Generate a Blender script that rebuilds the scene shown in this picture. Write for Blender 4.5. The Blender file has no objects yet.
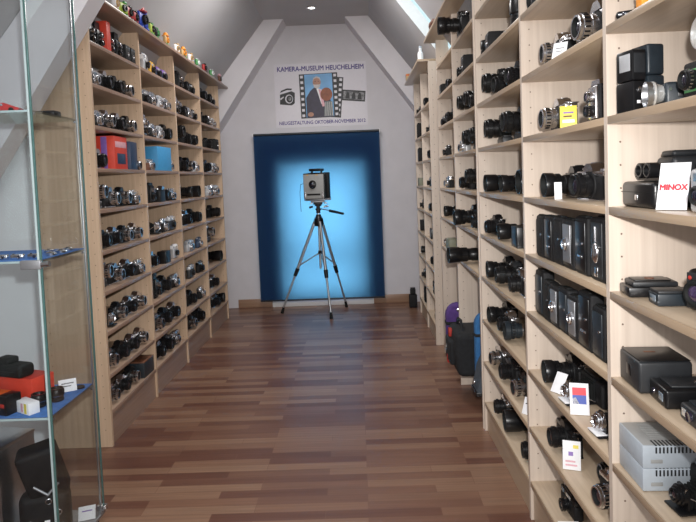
import bpy, bmesh, math, random
from mathutils import Matrix, Vector
random.seed(7)
C = bpy.context.scene.collection
PI = math.pi

# ------------------------------------------------------------------ materials
def new_mat(name):
    m = bpy.data.materials.new(name); m.use_nodes = True
    nt = m.node_tree; nt.nodes.clear()
    o = nt.nodes.new('ShaderNodeOutputMaterial')
    return m, nt, o

def pmat(name, col, rough=.5, metal=0., var=.12, scale=40., bump=0., bscale=600., spec=.5, coat=0., trans=0., emit=0.):
    """Principled with a noise that varies the colour a little and, if asked, a fine grain bump."""
    m, nt, o = new_mat(name)
    p = nt.nodes.new('ShaderNodeBsdfPrincipled')
    tc = nt.nodes.new('ShaderNodeTexCoord')
    n = nt.nodes.new('ShaderNodeTexNoise'); n.inputs['Scale'].default_value = scale; n.inputs['Detail'].default_value = 3
    nt.links.new(tc.outputs['Object'], n.inputs['Vector'])
    r = nt.nodes.new('ShaderNodeValToRGB')
    c0 = [max(0, c * (1 - var)) for c in col]; c1 = [min(1, c * (1 + var)) for c in col]
    r.color_ramp.elements[0].color = (*c0, 1); r.color_ramp.elements[1].color = (*c1, 1)
    r.color_ramp.elements[0].position = .3; r.color_ramp.elements[1].position = .7
    nt.links.new(n.outputs['Fac'], r.inputs['Fac'])
    nt.links.new(r.outputs['Color'], p.inputs['Base Color'])
    p.inputs['Roughness'].default_value = rough; p.inputs['Metallic'].default_value = metal
    p.inputs['Specular IOR Level'].default_value = spec
    p.inputs['Coat Weight'].default_value = coat
    if emit:
        p.inputs['Emission Color'].default_value = (*col, 1); p.inputs['Emission Strength'].default_value = emit
    if bump:
        n2 = nt.nodes.new('ShaderNodeTexNoise'); n2.inputs['Scale'].default_value = bscale
        nt.links.new(tc.outputs['Object'], n2.inputs['Vector'])
        b = nt.nodes.new('ShaderNodeBump'); b.inputs['Strength'].default_value = bump; b.inputs['Distance'].default_value = .002
        nt.links.new(n2.outputs['Fac'], b.inputs['Height']); nt.links.new(b.outputs['Normal'], p.inputs['Normal'])
    nt.links.new(p.outputs[0], o.inputs['Surface'])
    return m

def wood(name, axis, ca, cb, rough=.38):
    m, nt, o = new_mat(name)
    p = nt.nodes.new('ShaderNodeBsdfPrincipled')
    tc = nt.nodes.new('ShaderNodeTexCoord'); mp = nt.nodes.new('ShaderNodeMapping')
    s = [55., 55., 55.]; s[axis] = 1.6
    mp.inputs['Scale'].default_value = s
    nt.links.new(tc.outputs['Object'], mp.inputs['Vector'])
    n = nt.nodes.new('ShaderNodeTexNoise'); n.inputs['Scale'].default_value = 1.; n.inputs['Detail'].default_value = 5; n.inputs['Roughness'].default_value = .6
    nt.links.new(mp.outputs[0], n.inputs['Vector'])
    r = nt.nodes.new('ShaderNodeValToRGB')
    r.color_ramp.elements[0].color = (*ca, 1); r.color_ramp.elements[1].color = (*cb, 1)
    r.color_ramp.elements[0].position = .3; r.color_ramp.elements[1].position = .68
    nt.links.new(n.outputs['Fac'], r.inputs['Fac']); nt.links.new(r.outputs[0], p.inputs['Base Color'])
    p.inputs['Roughness'].default_value = rough
    nt.links.new(p.outputs[0], o.inputs['Surface'])
    return m

def floor_mat():
    m, nt, o = new_mat('laminate_planks')
    p = nt.nodes.new('ShaderNodeBsdfPrincipled')
    tc = nt.nodes.new('ShaderNodeTexCoord')
    br = nt.nodes.new('ShaderNodeTexBrick')
    br.offset = .37; br.offset_frequency = 3; br.squash = 1.
    br.inputs['Color1'].default_value = (.0, .0, .0, 1); br.inputs['Color2'].default_value = (1, 1, 1, 1)
    br.inputs['Mortar'].default_value = (.25, .25, .25, 1)
    br.inputs['Scale'].default_value = 1.; br.inputs['Mortar Size'].default_value = .0012; br.inputs['Bias'].default_value = -.1
    br.inputs['Brick Width'].default_value = .52; br.inputs['Row Height'].default_value = .066
    nt.links.new(tc.outputs['Object'], br.inputs['Vector'])
    r = nt.nodes.new('ShaderNodeValToRGB'); e = r.color_ramp.elements
    e[0].color = (.125, .053, .036, 1); e[1].color = (.265, .158, .102, 1); e[0].position = 0.; e[1].position = 1.
    k = e.new(.35); k.color = (.178, .088, .057, 1)
    k = e.new(.6); k.color = (.218, .117, .074, 1)
    nt.links.new(br.outputs['Color'], r.inputs['Fac'])
    mp = nt.nodes.new('ShaderNodeMapping'); mp.inputs['Scale'].default_value = (2.2, 60, 1)
    nt.links.new(tc.outputs['Object'], mp.inputs['Vector'])
    n = nt.nodes.new('ShaderNodeTexNoise'); n.inputs['Scale'].default_value = 1.; n.inputs['Detail'].default_value = 4
    nt.links.new(mp.outputs[0], n.inputs['Vector'])
    mx = nt.nodes.new('ShaderNodeMix'); mx.data_type = 'RGBA'; mx.blend_type = 'OVERLAY'; mx.inputs['Factor'].default_value = .35
    nt.links.new(r.outputs[0], mx.inputs[6]); nt.links.new(n.outputs['Fac'], mx.inputs[7])
    nt.links.new(mx.outputs[2], p.inputs['Base Color'])
    p.inputs['Roughness'].default_value = .33; p.inputs['Specular IOR Level'].default_value = .45
    nt.links.new(p.outputs[0], o.inputs['Surface'])
    return m

def glass_mat(name, tint, refl=1.):
    m, nt, o = new_mat(name)
    t = nt.nodes.new('ShaderNodeBsdfTransparent'); t.inputs[0].default_value = (*tint, 1)
    g = nt.nodes.new('ShaderNodeBsdfGlossy'); g.inputs['Roughness'].default_value = .02; g.inputs[0].default_value = (.9, 1, .97, 1)
    lw = nt.nodes.new('ShaderNodeLayerWeight'); lw.inputs['Blend'].default_value = .5
    pw = nt.nodes.new('ShaderNodeMath'); pw.operation = 'POWER'; pw.inputs[1].default_value = 5.
    nt.links.new(lw.outputs['Facing'], pw.inputs[0])
    ma = nt.nodes.new('ShaderNodeMath'); ma.operation = 'MULTIPLY_ADD'; ma.inputs[1].default_value = .8*refl; ma.inputs[2].default_value = .035*refl
    nt.links.new(pw.outputs[0], ma.inputs[0])
    x = nt.nodes.new('ShaderNodeMixShader')
    nt.links.new(ma.outputs[0], x.inputs[0]); nt.links.new(t.outputs[0], x.inputs[1]); nt.links.new(g.outputs[0], x.inputs[2])
    nt.links.new(x.outputs[0], o.inputs['Surface'])
    return m

def blind_mat():
    m, nt, o = new_mat('blue_blind_cloth')
    d = nt.nodes.new('ShaderNodeBsdfDiffuse'); t = nt.nodes.new('ShaderNodeBsdfTranslucent'); a = nt.nodes.new('ShaderNodeMixShader')
    tc = nt.nodes.new('ShaderNodeTexCoord'); n = nt.nodes.new('ShaderNodeTexNoise'); n.inputs['Scale'].default_value = 300.
    nt.links.new(tc.outputs['Object'], n.inputs['Vector'])
    r = nt.nodes.new('ShaderNodeValToRGB'); r.color_ramp.elements[0].color = (.016, .032, .095, 1); r.color_ramp.elements[1].color = (.020, .040, .115, 1)
    nt.links.new(n.outputs['Fac'], r.inputs[0]); nt.links.new(r.outputs[0], d.inputs[0])
    t.inputs[0].default_value = (.40, .66, .83, 1)
    a.inputs[0].default_value = .5
    nt.links.new(d.outputs[0], a.inputs[1]); nt.links.new(t.outputs[0], a.inputs[2])
    nt.links.new(a.outputs[0], o.inputs['Surface'])
    return m

def emit_mat(name, col, s):
    m, nt, o = new_mat(name)
    e = nt.nodes.new('ShaderNodeEmission'); e.inputs[0].default_value = (*col, 1); e.inputs[1].default_value = s
    nt.links.new(e.outputs[0], o.inputs['Surface'])
    return m

M = {}
BA, BB = (.52, .37, .25), (.64, .47, .33)
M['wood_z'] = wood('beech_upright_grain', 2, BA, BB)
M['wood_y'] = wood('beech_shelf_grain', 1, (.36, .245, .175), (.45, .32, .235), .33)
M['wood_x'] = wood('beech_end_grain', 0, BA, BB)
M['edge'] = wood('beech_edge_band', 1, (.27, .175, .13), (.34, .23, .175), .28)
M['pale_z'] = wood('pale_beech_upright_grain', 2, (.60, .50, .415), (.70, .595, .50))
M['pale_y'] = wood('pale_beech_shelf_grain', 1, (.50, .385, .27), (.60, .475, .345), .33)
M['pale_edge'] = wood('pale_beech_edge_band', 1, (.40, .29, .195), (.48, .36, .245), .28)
M['hole'] = pmat('pin_hole_shadow', (.16, .11, .08), .8)
M['floor'] = floor_mat()
M['plaster'] = pmat('white_plaster', (.62, .605, .635), .9, var=.03, scale=6, bump=.15, bscale=120)
M['ceiling'] = pmat('grey_white_ceiling', (.50, .49, .50), .9, var=.03, scale=4, bump=.1, bscale=150)
M['beam'] = pmat('white_painted_beam', (.74, .72, .75), .8, var=.03, scale=5)
M['stub'] = pmat('white_gypsum', (.84, .86, .88), .8, var=.02, scale=5)
M['base'] = wood('brown_baseboard', 0, (.25, .15, .095), (.33, .2, .13), .4)
M['white'] = pmat('white_paint', (.8, .8, .8), .5, var=.02)
M['paper'] = pmat('white_card', (.86, .86, .88), .6, var=.02)
M['poster'] = pmat('poster_sheet', (.66, .64, .69), .45, var=.02)
M['blind'] = blind_mat()
M['glass'] = glass_mat('cabinet_glass', (.965, .98, .985))
M['glass_edge'] = pmat('green_glass_edge', (.07, .15, .14), .2, var=.1, spec=.5)
M['glass_rim'] = pmat('pale_glass_edge', (.42, .52, .53), .3, var=.05, spec=.4)
M['pane'] = glass_mat('window_glass', (.95, .98, 1))
M['felt'] = pmat('blue_felt', (.06, .17, .45), .95, var=.15, bump=.4, bscale=500)
M['alu'] = pmat('brushed_aluminium', (.55, .56, .58), .35, 1., var=.05, scale=90)
M['alu_dull'] = pmat('grey_aluminium_sheet', (.36, .37, .39), .45, .7, var=.06, scale=30)
M['chrome'] = pmat('satin_chrome', (.70, .70, .72), .24, 1., var=.04, scale=60)
M['chrome2'] = pmat('polished_chrome', (.8, .8, .82), .12, 1., var=.03)
M['silver'] = pmat('silver_plastic', (.52, .53, .55), .35, .35, var=.05)
M['leather'] = pmat('black_leatherette', (.010, .010, .011), .6, var=.3, spec=.3, bump=.5, bscale=900)
M['black'] = pmat('black_enamel', (.008, .008, .009), .30, var=.2, spec=.38)
M['rubber'] = pmat('black_rubber', (.009, .010, .010), .7, var=.25, spec=.25, bump=.3, bscale=700)
M['anth'] = pmat('anthracite_plastic', (.020, .022, .025), .45, var=.15)
M['bluegrey'] = pmat('blue_black_plastic', (.016, .023, .030), .4, var=.15)
M['lens'] = pmat('coated_lens_glass', (.012, .012, .03), .04, var=.5, spec=1., coat=1.)
M['lens2'] = pmat('violet_lens_glass', (.05, .03, .08), .05, var=.5, spec=1., coat=1.)
M['window_glass'] = pmat('viewfinder_glass', (.18, .22, .26), .08, var=.2, spec=1.)
M['refl'] = pmat('flash_reflector', (.82, .82, .8), .2, .6, var=.05)
M['red'] = pmat('red_card', (.62, .055, .03), .5, var=.06)
M['orange'] = pmat('orange_red_card', (.75, .12, .02), .5, var=.05)
M['orange2'] = pmat('bright_orange_card', (.9, .33, .03), .5, var=.05)
M['navy'] = pmat('navy_card', (.02, .045, .10), .5, var=.1)
M['cyan'] = pmat('light_blue_card', (.06, .32, .62), .5, var=.05)
M['yellow'] = pmat('yellow_card', (.72, .40, .05), .5, var=.06)
M['yellow2'] = pmat('lemon_card', (.80, .66, .10), .5, var=.05)
M['purple'] = pmat('purple_cloth', (.085, .04, .19), .9, var=.15, bump=.4, bscale=300)
M['bluecloth'] = pmat('blue_cloth', (.03, .14, .34), .85, var=.15, bump=.4, bscale=300)
M['bagcloth'] = pmat('black_nylon', (.010, .011, .013), .85, var=.3, bump=.4, bscale=350)
M['greybag'] = pmat('slate_grey_cloth', (.055, .068, .085), .8, var=.15, bump=.3, bscale=350)
M['redtrim'] = pmat('red_trim', (.42, .03, .02), .6, var=.05)
M['grey'] = pmat('light_grey_plastic', (.42, .47, .52), .45, var=.04)
M['greytop'] = pmat('warm_grey_plastic', (.33, .335, .33), .5, var=.05)
M['green'] = pmat('green_plastic', (.07, .30, .09), .4, var=.1)
M['lime'] = pmat('lime_plastic', (.42, .55, .07), .4, var=.1)
M['toyblue'] = pmat('blue_plastic', (.02, .06, .42), .35, var=.1)
M['toyred'] = pmat('red_plastic', (.45, .03, .03), .35, var=.1)
M['brown'] = pmat('brown_leather', (.16, .065, .035), .5, var=.2, bump=.4, bscale=500)
M['tan'] = pmat('tan_plastic', (.55, .36, .16), .45, var=.1)
M['olive'] = pmat('olive_metal', (.20, .21, .15), .5, var=.1)
M['pink'] = pmat('pink_card', (.72, .40, .45), .5, var=.1)
M['violet'] = pmat('violet_plastic', (.22, .12, .42), .4, var=.1)
M['ink'] = pmat('violet_blue_ink', (.07, .05, .22), .6, var=.05)
M['redink'] = pmat('red_ink', (.80, .03, .05), .5, var=.04)
M['blueink'] = pmat('blue_ink', (.04, .08, .40), .5, var=.04)
M['film'] = pmat('black_film_print', (.016, .016, .018), .5, var=.1)
M['skin'] = pmat('printed_skin_tone', (.42, .22, .15), .5, var=.15, scale=20)
M['suit'] = pmat('printed_dark_suit', (.03, .025, .05), .5, var=.3, scale=20)
M['beard'] = pmat('printed_grey_beard', (.55, .52, .52), .6, var=.15, scale=40)
M['sky'] = pmat('printed_blue_backdrop', (.16, .38, .66), .5, var=.2, scale=5)
M['mahogany'] = pmat('printed_mahogany', (.26, .075, .03), .5, var=.25, scale=20)
M['bellow'] = pmat('printed_bellows', (.17, .19, .19), .5, var=.2, scale=30)
M['neg'] = pmat('printed_grey', (.2, .2, .21), .5, var=.9, scale=30)
M['glow'] = emit_mat('lamp_glow', (1, .97, .9), 8.)

# ------------------------------------------------------------------ mesh builder
class P:
    """Collects shapes for ONE mesh; each shape takes a material of the list given to build()."""
    def __init__(s): s.bm = bmesh.new()
    def _fin(s, geom_verts, mat, mi):
        fs = set()
        for v in geom_verts:
            for f in v.link_faces: fs.add(f)
        for f in fs: f.material_index = mi
        if mat is not None: bmesh.ops.transform(s.bm, matrix=mat, verts=list(geom_verts))
    def box(s, x, y, z, b=0., mi=0, rot=None, seg=2):
        t = bmesh.new(); bmesh.ops.create_cube(t, size=1)
        sx, sy, sz = x[1]-x[0], y[1]-y[0], z[1]-z[0]
        for v in t.verts: v.co = Vector((v.co.x*sx, v.co.y*sy, v.co.z*sz))
        if b > 0:
            bmesh.ops.bevel(t, geom=list(t.edges), offset=min(b, .49*min(sx, sy, sz)), segments=seg, profile=.5, affect='EDGES')
        c = Vector(((x[0]+x[1])/2, (y[0]+y[1])/2, (z[0]+z[1])/2))
        m = Matrix.Translation(c) @ (rot if rot is not None else Matrix.Identity(4))
        s.merge(t, m, mi); return s
    def merge(s, t, m, mi):
        vm = {}
        for v in t.verts: vm[v] = s.bm.verts.new(m @ v.co)
        for f in t.faces:
            try:
                g = s.bm.faces.new([vm[v] for v in f.verts]); g.material_index = mi
            except ValueError: pass
        t.free()
    def lathe(s, prof, o=(0, 0, 0), axis=(1, 0, 0), n=20, mi=0, caps=True):
        """prof: (distance along the axis, radius[, material index])"""
        a = Vector(axis).normalized(); u = a.orthogonal().normalized(); w = a.cross(u); o = Vector(o)
        rings = []
        for q in prof:
            t, r = q[0], q[1]
            if r < 1e-6: rings.append([s.bm.verts.new(o + a*t)])
            else: rings.append([s.bm.verts.new(o + a*t + (u*math.cos(2*PI*k/n) + w*math.sin(2*PI*k/n))*r) for k in range(n)])
        for i in range(len(rings)-1):
            A, B = rings[i], rings[i+1]; m_ = prof[i+1][2] if len(prof[i+1]) > 2 else mi
            for k in range(n):
                k2 = (k+1) % n
                if len(A) == 1 and len(B) == 1: continue
                vs = [A[0], B[k], B[k2]] if len(A) == 1 else [A[k], A[k2], B[0]] if len(B) == 1 else [A[k], A[k2], B[k2], B[k]]
                f = s.bm.faces.new(vs); f.material_index = m_
        if caps:
            for R_, e in ((rings[0], 0), (rings[-1], -1)):
                if len(R_) > 2:
                    f = s.bm.faces.new(R_); f.material_index = prof[e][2] if len(prof[e]) > 2 else mi
        return s
    def cyl(s, p0, p1, r0, r1=None, n=16, mi=0):
        p0, p1 = Vector(p0), Vector(p1); L = (p1-p0).length
        return s.lathe([(0, r0), (L, r0 if r1 is None else r1)], p0, p1-p0, n, mi)
    def tube(s, pts, r, n=8, mi=0):
        for a, b in zip(pts, pts[1:]): s.cyl(a, b, r, n=n, mi=mi)
        for q in pts[1:-1]: s.ball(q, (r, r, r), mi=mi, n=8)
        return s
    def ball(s, c, r, mi=0, n=14):
        t = bmesh.new(); bmesh.ops.create_uvsphere(t, u_segments=n, v_segments=max(6, n//2+1), radius=1)
        s.merge(t, Matrix.Translation(Vector(c)) @ Matrix.Diagonal((*r, 1)), mi); return s
    def prism(s, poly, ax, a, b, mi=0):
        """poly in the plane across axis ax (0: (y,z), 1: (x,z), 2: (x,y)), pulled from a to b"""
        def mk(p, t): return Vector((t, p[0], p[1])) if ax == 0 else Vector((p[0], t, p[1])) if ax == 1 else Vector((p[0], p[1], t))
        A = [s.bm.verts.new(mk(p, a)) for p in poly]; B = [s.bm.verts.new(mk(p, b)) for p in poly]; n = len(poly)
        for i in range(n): s.bm.faces.new([A[i], A[(i+1) % n], B[(i+1) % n], B[i]]).material_index = mi
        s.bm.faces.new(A).material_index = mi; s.bm.faces.new(B).material_index = mi
        return s
    def quad(s, vs, mi=0):
        s.bm.faces.new([s.bm.verts.new(Vector(v)) for v in vs]).material_index = mi; return s
    def build(s, name, mats, parent=None, loc=None, rot=None, smooth=True):
        bmesh.ops.recalc_face_normals(s.bm, faces=list(s.bm.faces))
        me = bpy.data.meshes.new(name); s.bm.to_mesh(me); s.bm.free()
        for m in (mats if isinstance(mats, (list, tuple)) else [mats]): me.materials.append(M[m])
        if smooth:
            for p in me.polygons: p.use_smooth = True
            try: me.set_sharp_from_angle(angle=math.radians(32))
            except Exception: pass
        o = bpy.data.objects.new(name, me); C.objects.link(o)
        if parent is not None: o.parent = parent
        if loc is not None: o.location = loc
        if rot is not None: o.rotation_euler = rot
        return o

def thing(name, label, cat, loc=(0, 0, 0), rz=0., group=None):
    o = bpy.data.objects.new(name, None); o.empty_display_size = .03; C.objects.link(o)
    o.location = loc; o.rotation_euler = (0, 0, rz)
    tag(o, label, cat, group); return o
def tag(o, label=None, cat=None, group=None):
    if label: o['label'] = label
    if cat: o['category'] = cat
    if group: o['group'] = group
    return o
def struct(o): o['kind'] = 'structure'; return o
KIDS = {}
def kids(o):
    return [c for c in bpy.data.objects if c.parent == o]
def copy_tree(o, parent=None):
    c = o.copy(); C.objects.link(c); c.parent = parent
    ch = KIDS.get(o.name)
    if ch is None: ch = KIDS[o.name] = kids(o)
    for k in ch: copy_tree(k, c)
    return c
def RX(a): return Matrix.Rotation(a, 4, 'X')
def RY(a): return Matrix.Rotation(a, 4, 'Y')
def RZ(a): return Matrix.Rotation(a, 4, 'Z')

# ------------------------------------------------------------------ the room
ZC = 3.30                                  # flat ceiling
YB = 7.10                                  # back wall
Y0 = -1.6                                  # wall behind the viewer
def roof_left(z): return -.972 - (ZC - z)/1.25
def roof_right(z): return .205 + (ZC - z)/1.31
ZK = .9                                    # top of the knee walls
XL, XR = roof_left(ZK), roof_right(ZK)

p = P(); p.box((XL-.1, XR+.1), (Y0-.1, YB+.5), (-.1, 0)); struct(p.build('floor', 'floor', smooth=False))
p = P(); p.box((roof_left(ZC)-.02, roof_right(ZC)+.02), (Y0, YB+.2), (ZC, ZC+.08)); struct(p.build('ceiling', 'ceiling', smooth=False))
# sloped roof sides with their knee walls
p = P()
p.quad([(roof_left(ZC), Y0, ZC), (roof_left(ZC), YB+.05, ZC), (XL, YB+.05, ZK), (XL, Y0, ZK)])
p.quad([(XL, Y0, ZK), (XL, YB+.05, ZK), (XL, YB+.05, 0), (XL, Y0, 0)])
struct(p.build('wall_left', 'ceiling', smooth=False))
SK = (4.86, 5.34); ZS = (2.45, 3.22)       # the skylight's opening in the right slope
def RP(y, z): return (roof_right(z), y, z)
p = P()
p.quad([RP(Y0, ZC), RP(SK[0], ZC), RP(SK[0], ZK), RP(Y0, ZK)])
p.quad([RP(SK[1], ZC), RP(YB+.05, ZC), RP(YB+.05, ZK), RP(SK[1], ZK)])
p.quad([RP(SK[0], ZC), RP(SK[1], ZC), RP(SK[1], ZS[1]), RP(SK[0], ZS[1])])
p.quad([RP(SK[0], ZS[0]), RP(SK[1], ZS[0]), RP(SK[1], ZK), RP(SK[0], ZK)])
p.quad([(XR, Y0, ZK), (XR, YB+.05, ZK), (XR, YB+.05, 0), (XR, Y0, 0)])
struct(p.build('wall_right', 'ceiling', smooth=False))
# skylight: frame set in the opening and its pane
def off(v, d): return (v[0]+d*.795, v[1], v[2]+d*.607)
win = P()
for (ya, za), (yb, zb) in (((SK[0], ZS[0]), (SK[0], ZS[1])), ((SK[1], ZS[0]), (SK[1], ZS[1])), ((SK[0], ZS[0]), (SK[1], ZS[0])), ((SK[0], ZS[1]), (SK[1], ZS[1]))):
    a, b = RP(ya, za), RP(yb, zb)
    win.quad([a, b, off(b, .10), off(a, .10)])
w2 = struct(win.build('window_2', 'white', smooth=False))
p = P(); p.quad([off(RP(SK[0], ZS[0]), .10), off(RP(SK[1], ZS[0]), .10), off(RP(SK[1], ZS[1]), .10), off(RP(SK[0], ZS[1]), .10)])
p.build('pane', 'pane', w2, smooth=False)

# back wall with the window opening behind the blind
WX = (-.87, .06); WZ = (.13, 1.66)
p = P()
poly_l = [(XL, 0), (XL, ZK), (roof_left(ZC), ZC), (WX[0], ZC), (WX[0], 0)]
p.prism(poly_l, 1, YB, YB+.30)
poly_r = [(WX[1], 0), (WX[1], ZC), (roof_right(ZC), ZC), (XR, ZK), (XR, 0)]
p.prism(poly_r, 1, YB, YB+.30)
p.box((WX[0], WX[1]), (YB, YB+.30), (WZ[1], ZC)); p.box((WX[0], WX[1]), (YB, YB+.30), (0, WZ[0]))
struct(p.build('wall_back', 'plaster', smooth=False))
p = P(); p.prism([(XL, 0), (XL, ZK), (roof_left(ZC), ZC), (roof_right(ZC), ZC), (XR, ZK), (XR, 0)], 1, Y0-.1, Y0)
struct(p.build('wall_front', 'plaster', smooth=False))
p = P()
for x in ((WX[0], WX[0]+.05), (WX[1]-.05, WX[1])): p.box(x, (YB+.16, YB+.22), WZ, .005)
for z in ((WZ[0], WZ[0]+.05), (WZ[1]-.05, WZ[1])): p.box(WX, (YB+.16, YB+.22), z, .005)
p.box((WX[0]+.05, WX[1]-.05), (YB+.165, YB+.215), (.56, .68), .005)
w1 = struct(p.build('window_1', 'white'))
p = P(); p.box((WX[0]+.05, WX[1]-.05), (YB+.185, YB+.195), (WZ[0]+.05, WZ[1]-.05)); p.build('pane', 'pane', w1, smooth=False)

# stub wall beside the near end of the left bookcase
p = P(); p.prism([(XL, 0), (XL, ZK), (roof_left(2.34)-.12, 2.34), (-1.83, 2.34), (-1.83, 0)], 1, 3.40, 3.47)
struct(p.build('wall_stub', 'stub', smooth=False))
# painted rafters standing in front of the walls: two at the back wall, two across the room
def rafter(name, ya, yb, side, zlo):
    # outer line lies on the roof, inner line 0.24 m further in
    if side < 0:
        a = lambda z: roof_left(z) + .004; b = lambda z: -.748 - (ZC - z)*.68
    else:
        a = lambda z: roof_right(z) - .004; b = lambda z: -.06 + (ZC - z)*.728
    p = P(); p.prism([(a(ZC), ZC), (b(ZC), ZC), (b(zlo), zlo), (a(zlo), zlo)], 1, ya, yb)
    return struct(p.build(name, 'beam', smooth=False))
rafter('trim_1', 6.79, 7.099, -1, 1.3)
rafter('trim_2', 6.79, 7.099, 1, 1.75)
rafter('trim_3', 3.08, 3.23, -1, 1.5)
rafter('trim_4', 3.475, 3.60, 1, 2.60)
p = P()
p.box((-1.46, -1.05), (YB-.016, YB), (0, .10), .003); struct(p.build('baseboard_back', 'base'))
p = P(); p.box((.16, .60), (YB-.016, YB), (0, .10), .003); struct(p.build('baseboard_back', 'base'))
p = P(); p.box((-1.05, .16), (YB-.03, YB), (0, .055), .004); struct(p.build('trim_5', 'white'))

# recessed ceiling lamp
t = thing('ceiling_spotlight', 'small round recessed spotlight glowing in the flat ceiling', 'ceiling light', (-.40, 6.37, ZC-.012))
P().lathe([(0, .036), (0, .052), (.006, .056), (.0119, .056)], axis=(0, 0, 1), n=32, caps=False).build('trim_ring', 'chrome', t)
P().lathe([(.004, 0), (.004, .037)], axis=(0, 0, 1), n=24, caps=False).build('bulb', 'glow', t)

# roller blind over the window
t = thing('roller_blind', 'blue roller blind glowing with daylight on the white back wall', 'roller blind', (-.445, YB-.075, 2.05))
P().box((-.735, .735), (-.002, 0), (-1.955, -.02)).build('blind_cloth', 'blind', t, smooth=False)
P().lathe([(0, .014), (1.48, .014)], (-.74, 0, -.008), n=16).build('roller', 'bluegrey', t)
P().box((-.737, .737), (-.008, .006), (-1.972, -1.954), .003).build('bottom_bar', 'bluegrey', t)
for x in (-.742, .736): P().box((x, x+.008), (-.022, .074), (-.03, .012), .001).build('bracket', 'white', t)

# ------------------------------------------------------------------ the bookcases
def bookcase(label, X, s, ys, zs, top, depth, roof, oh, name='bookcase', z_drop=None, plinth=True, y_end_ext=0., pale=True, mind=.10):
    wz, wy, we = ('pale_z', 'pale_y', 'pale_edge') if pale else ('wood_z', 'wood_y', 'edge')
    """X: front plane; s: +1 shelves run away to +x, -1 to -x; ys: the uprights; zs: shelf tops; top: top board's upper side."""
    root = thing(name, label, 'bookcase', (X, ys[0], 0))
    T = .022
    def lim(z): return min(depth, s*(roof(z) - X) - .015)
    for i, y in enumerate(ys):
        zt = top - .02
        # side panel: back edge follows the roof where it leans in
        zz = ZC - (0)
        back = [(s*lim(0), 0)]
        z = 0.
        while z < zt:
            z = min(z + .05, zt); back.append((s*max(mind, lim(z)), z))
        poly = [(0, 0)] + back + [(0, zt)]
        p = P(); ya = y - ys[0]
        p.prism(poly, 1, ya, ya + T, 0)
        # drilled rows for the shelf pins, on both faces
        z = .10
        while z < zt - .05:
            for dx in (.035, lim(z) - .04):
                if dx > .03 and lim(z) > .12:
                    for yy, d in ((ya, -1), (ya + T, 1)):
                        p.lathe([(0, .0028), (.0006, .0028)], (s*dx, yy, z), (0, d, 0), 8, 1)
            z += .064
        p.build('side_panel', [wz, 'hole'], root, smooth=False)
    for i in range(len(ys)-1):
        ya, yb = ys[i] - ys[0] + T + .0006, ys[i+1] - ys[0] - .0006
        for k, z in enumerate(zs):
            if z_drop and (i, k) in z_drop: continue
            w = lim(z)
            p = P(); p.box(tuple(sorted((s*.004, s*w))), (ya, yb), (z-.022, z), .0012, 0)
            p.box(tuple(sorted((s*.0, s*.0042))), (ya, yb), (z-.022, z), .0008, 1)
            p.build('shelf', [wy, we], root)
        if plinth:
            p = P(); p.box(tuple(sorted((s*.012, s*.03))), (ya, yb), (.001, zs[0]-.0225)); p.build('plinth', we, root, smooth=False)  # on the left, the plinth's shade is put into this darker edge colour
    w = s*(roof(top) - X) - .006
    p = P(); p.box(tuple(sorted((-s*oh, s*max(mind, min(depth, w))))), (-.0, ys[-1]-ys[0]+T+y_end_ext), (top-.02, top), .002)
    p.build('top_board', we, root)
    return root
LY = (3.375, 4.165, 4.960, 5.760, 6.555)
LZ = (.205, .415, .665, .900, 1.135, 1.375, 1.612, 1.856, 2.093, 2.330)
LX = -1.465
bookcase('long beech bookcase of four bays with toy cameras along its top, beside the glass cabinet', LX, -1, LY, LZ, 2.575, .36, roof_left, .065, y_end_ext=.25, pale=False, mind=.13)
RZS = (.172, .412, .660, .911, 1.155, 1.393, 1.643, 1.889, 2.141, 2.386)
RY1 = (.86, 1.680, 2.520, 3.435)
bookcase('beech bookcase in front with flash units, grey boxes and the white sign', .70, 1, RY1, RZS, 2.63, .38, roof_right, .0)
RY2 = (3.462, 4.215, 5.00)
bookcase('middle beech bookcase with camera bags standing in its open bottom', .695, 1, RY2, RZS, 2.625, .34, roof_right, .085, z_drop={(0, 1), (0, 2), (1, 1), (1, 2), (0, 0), (1, 0)}, plinth=False, y_end_ext=.10)
RY3 = (5.235, 5.870, 6.520)
bookcase('narrow far beech bookcase next to the back wall with a tiny white bottle on top', .655, 1, RY3, RZS[:9], 2.50, .34, roof_right, .09, y_end_ext=.05)

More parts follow.
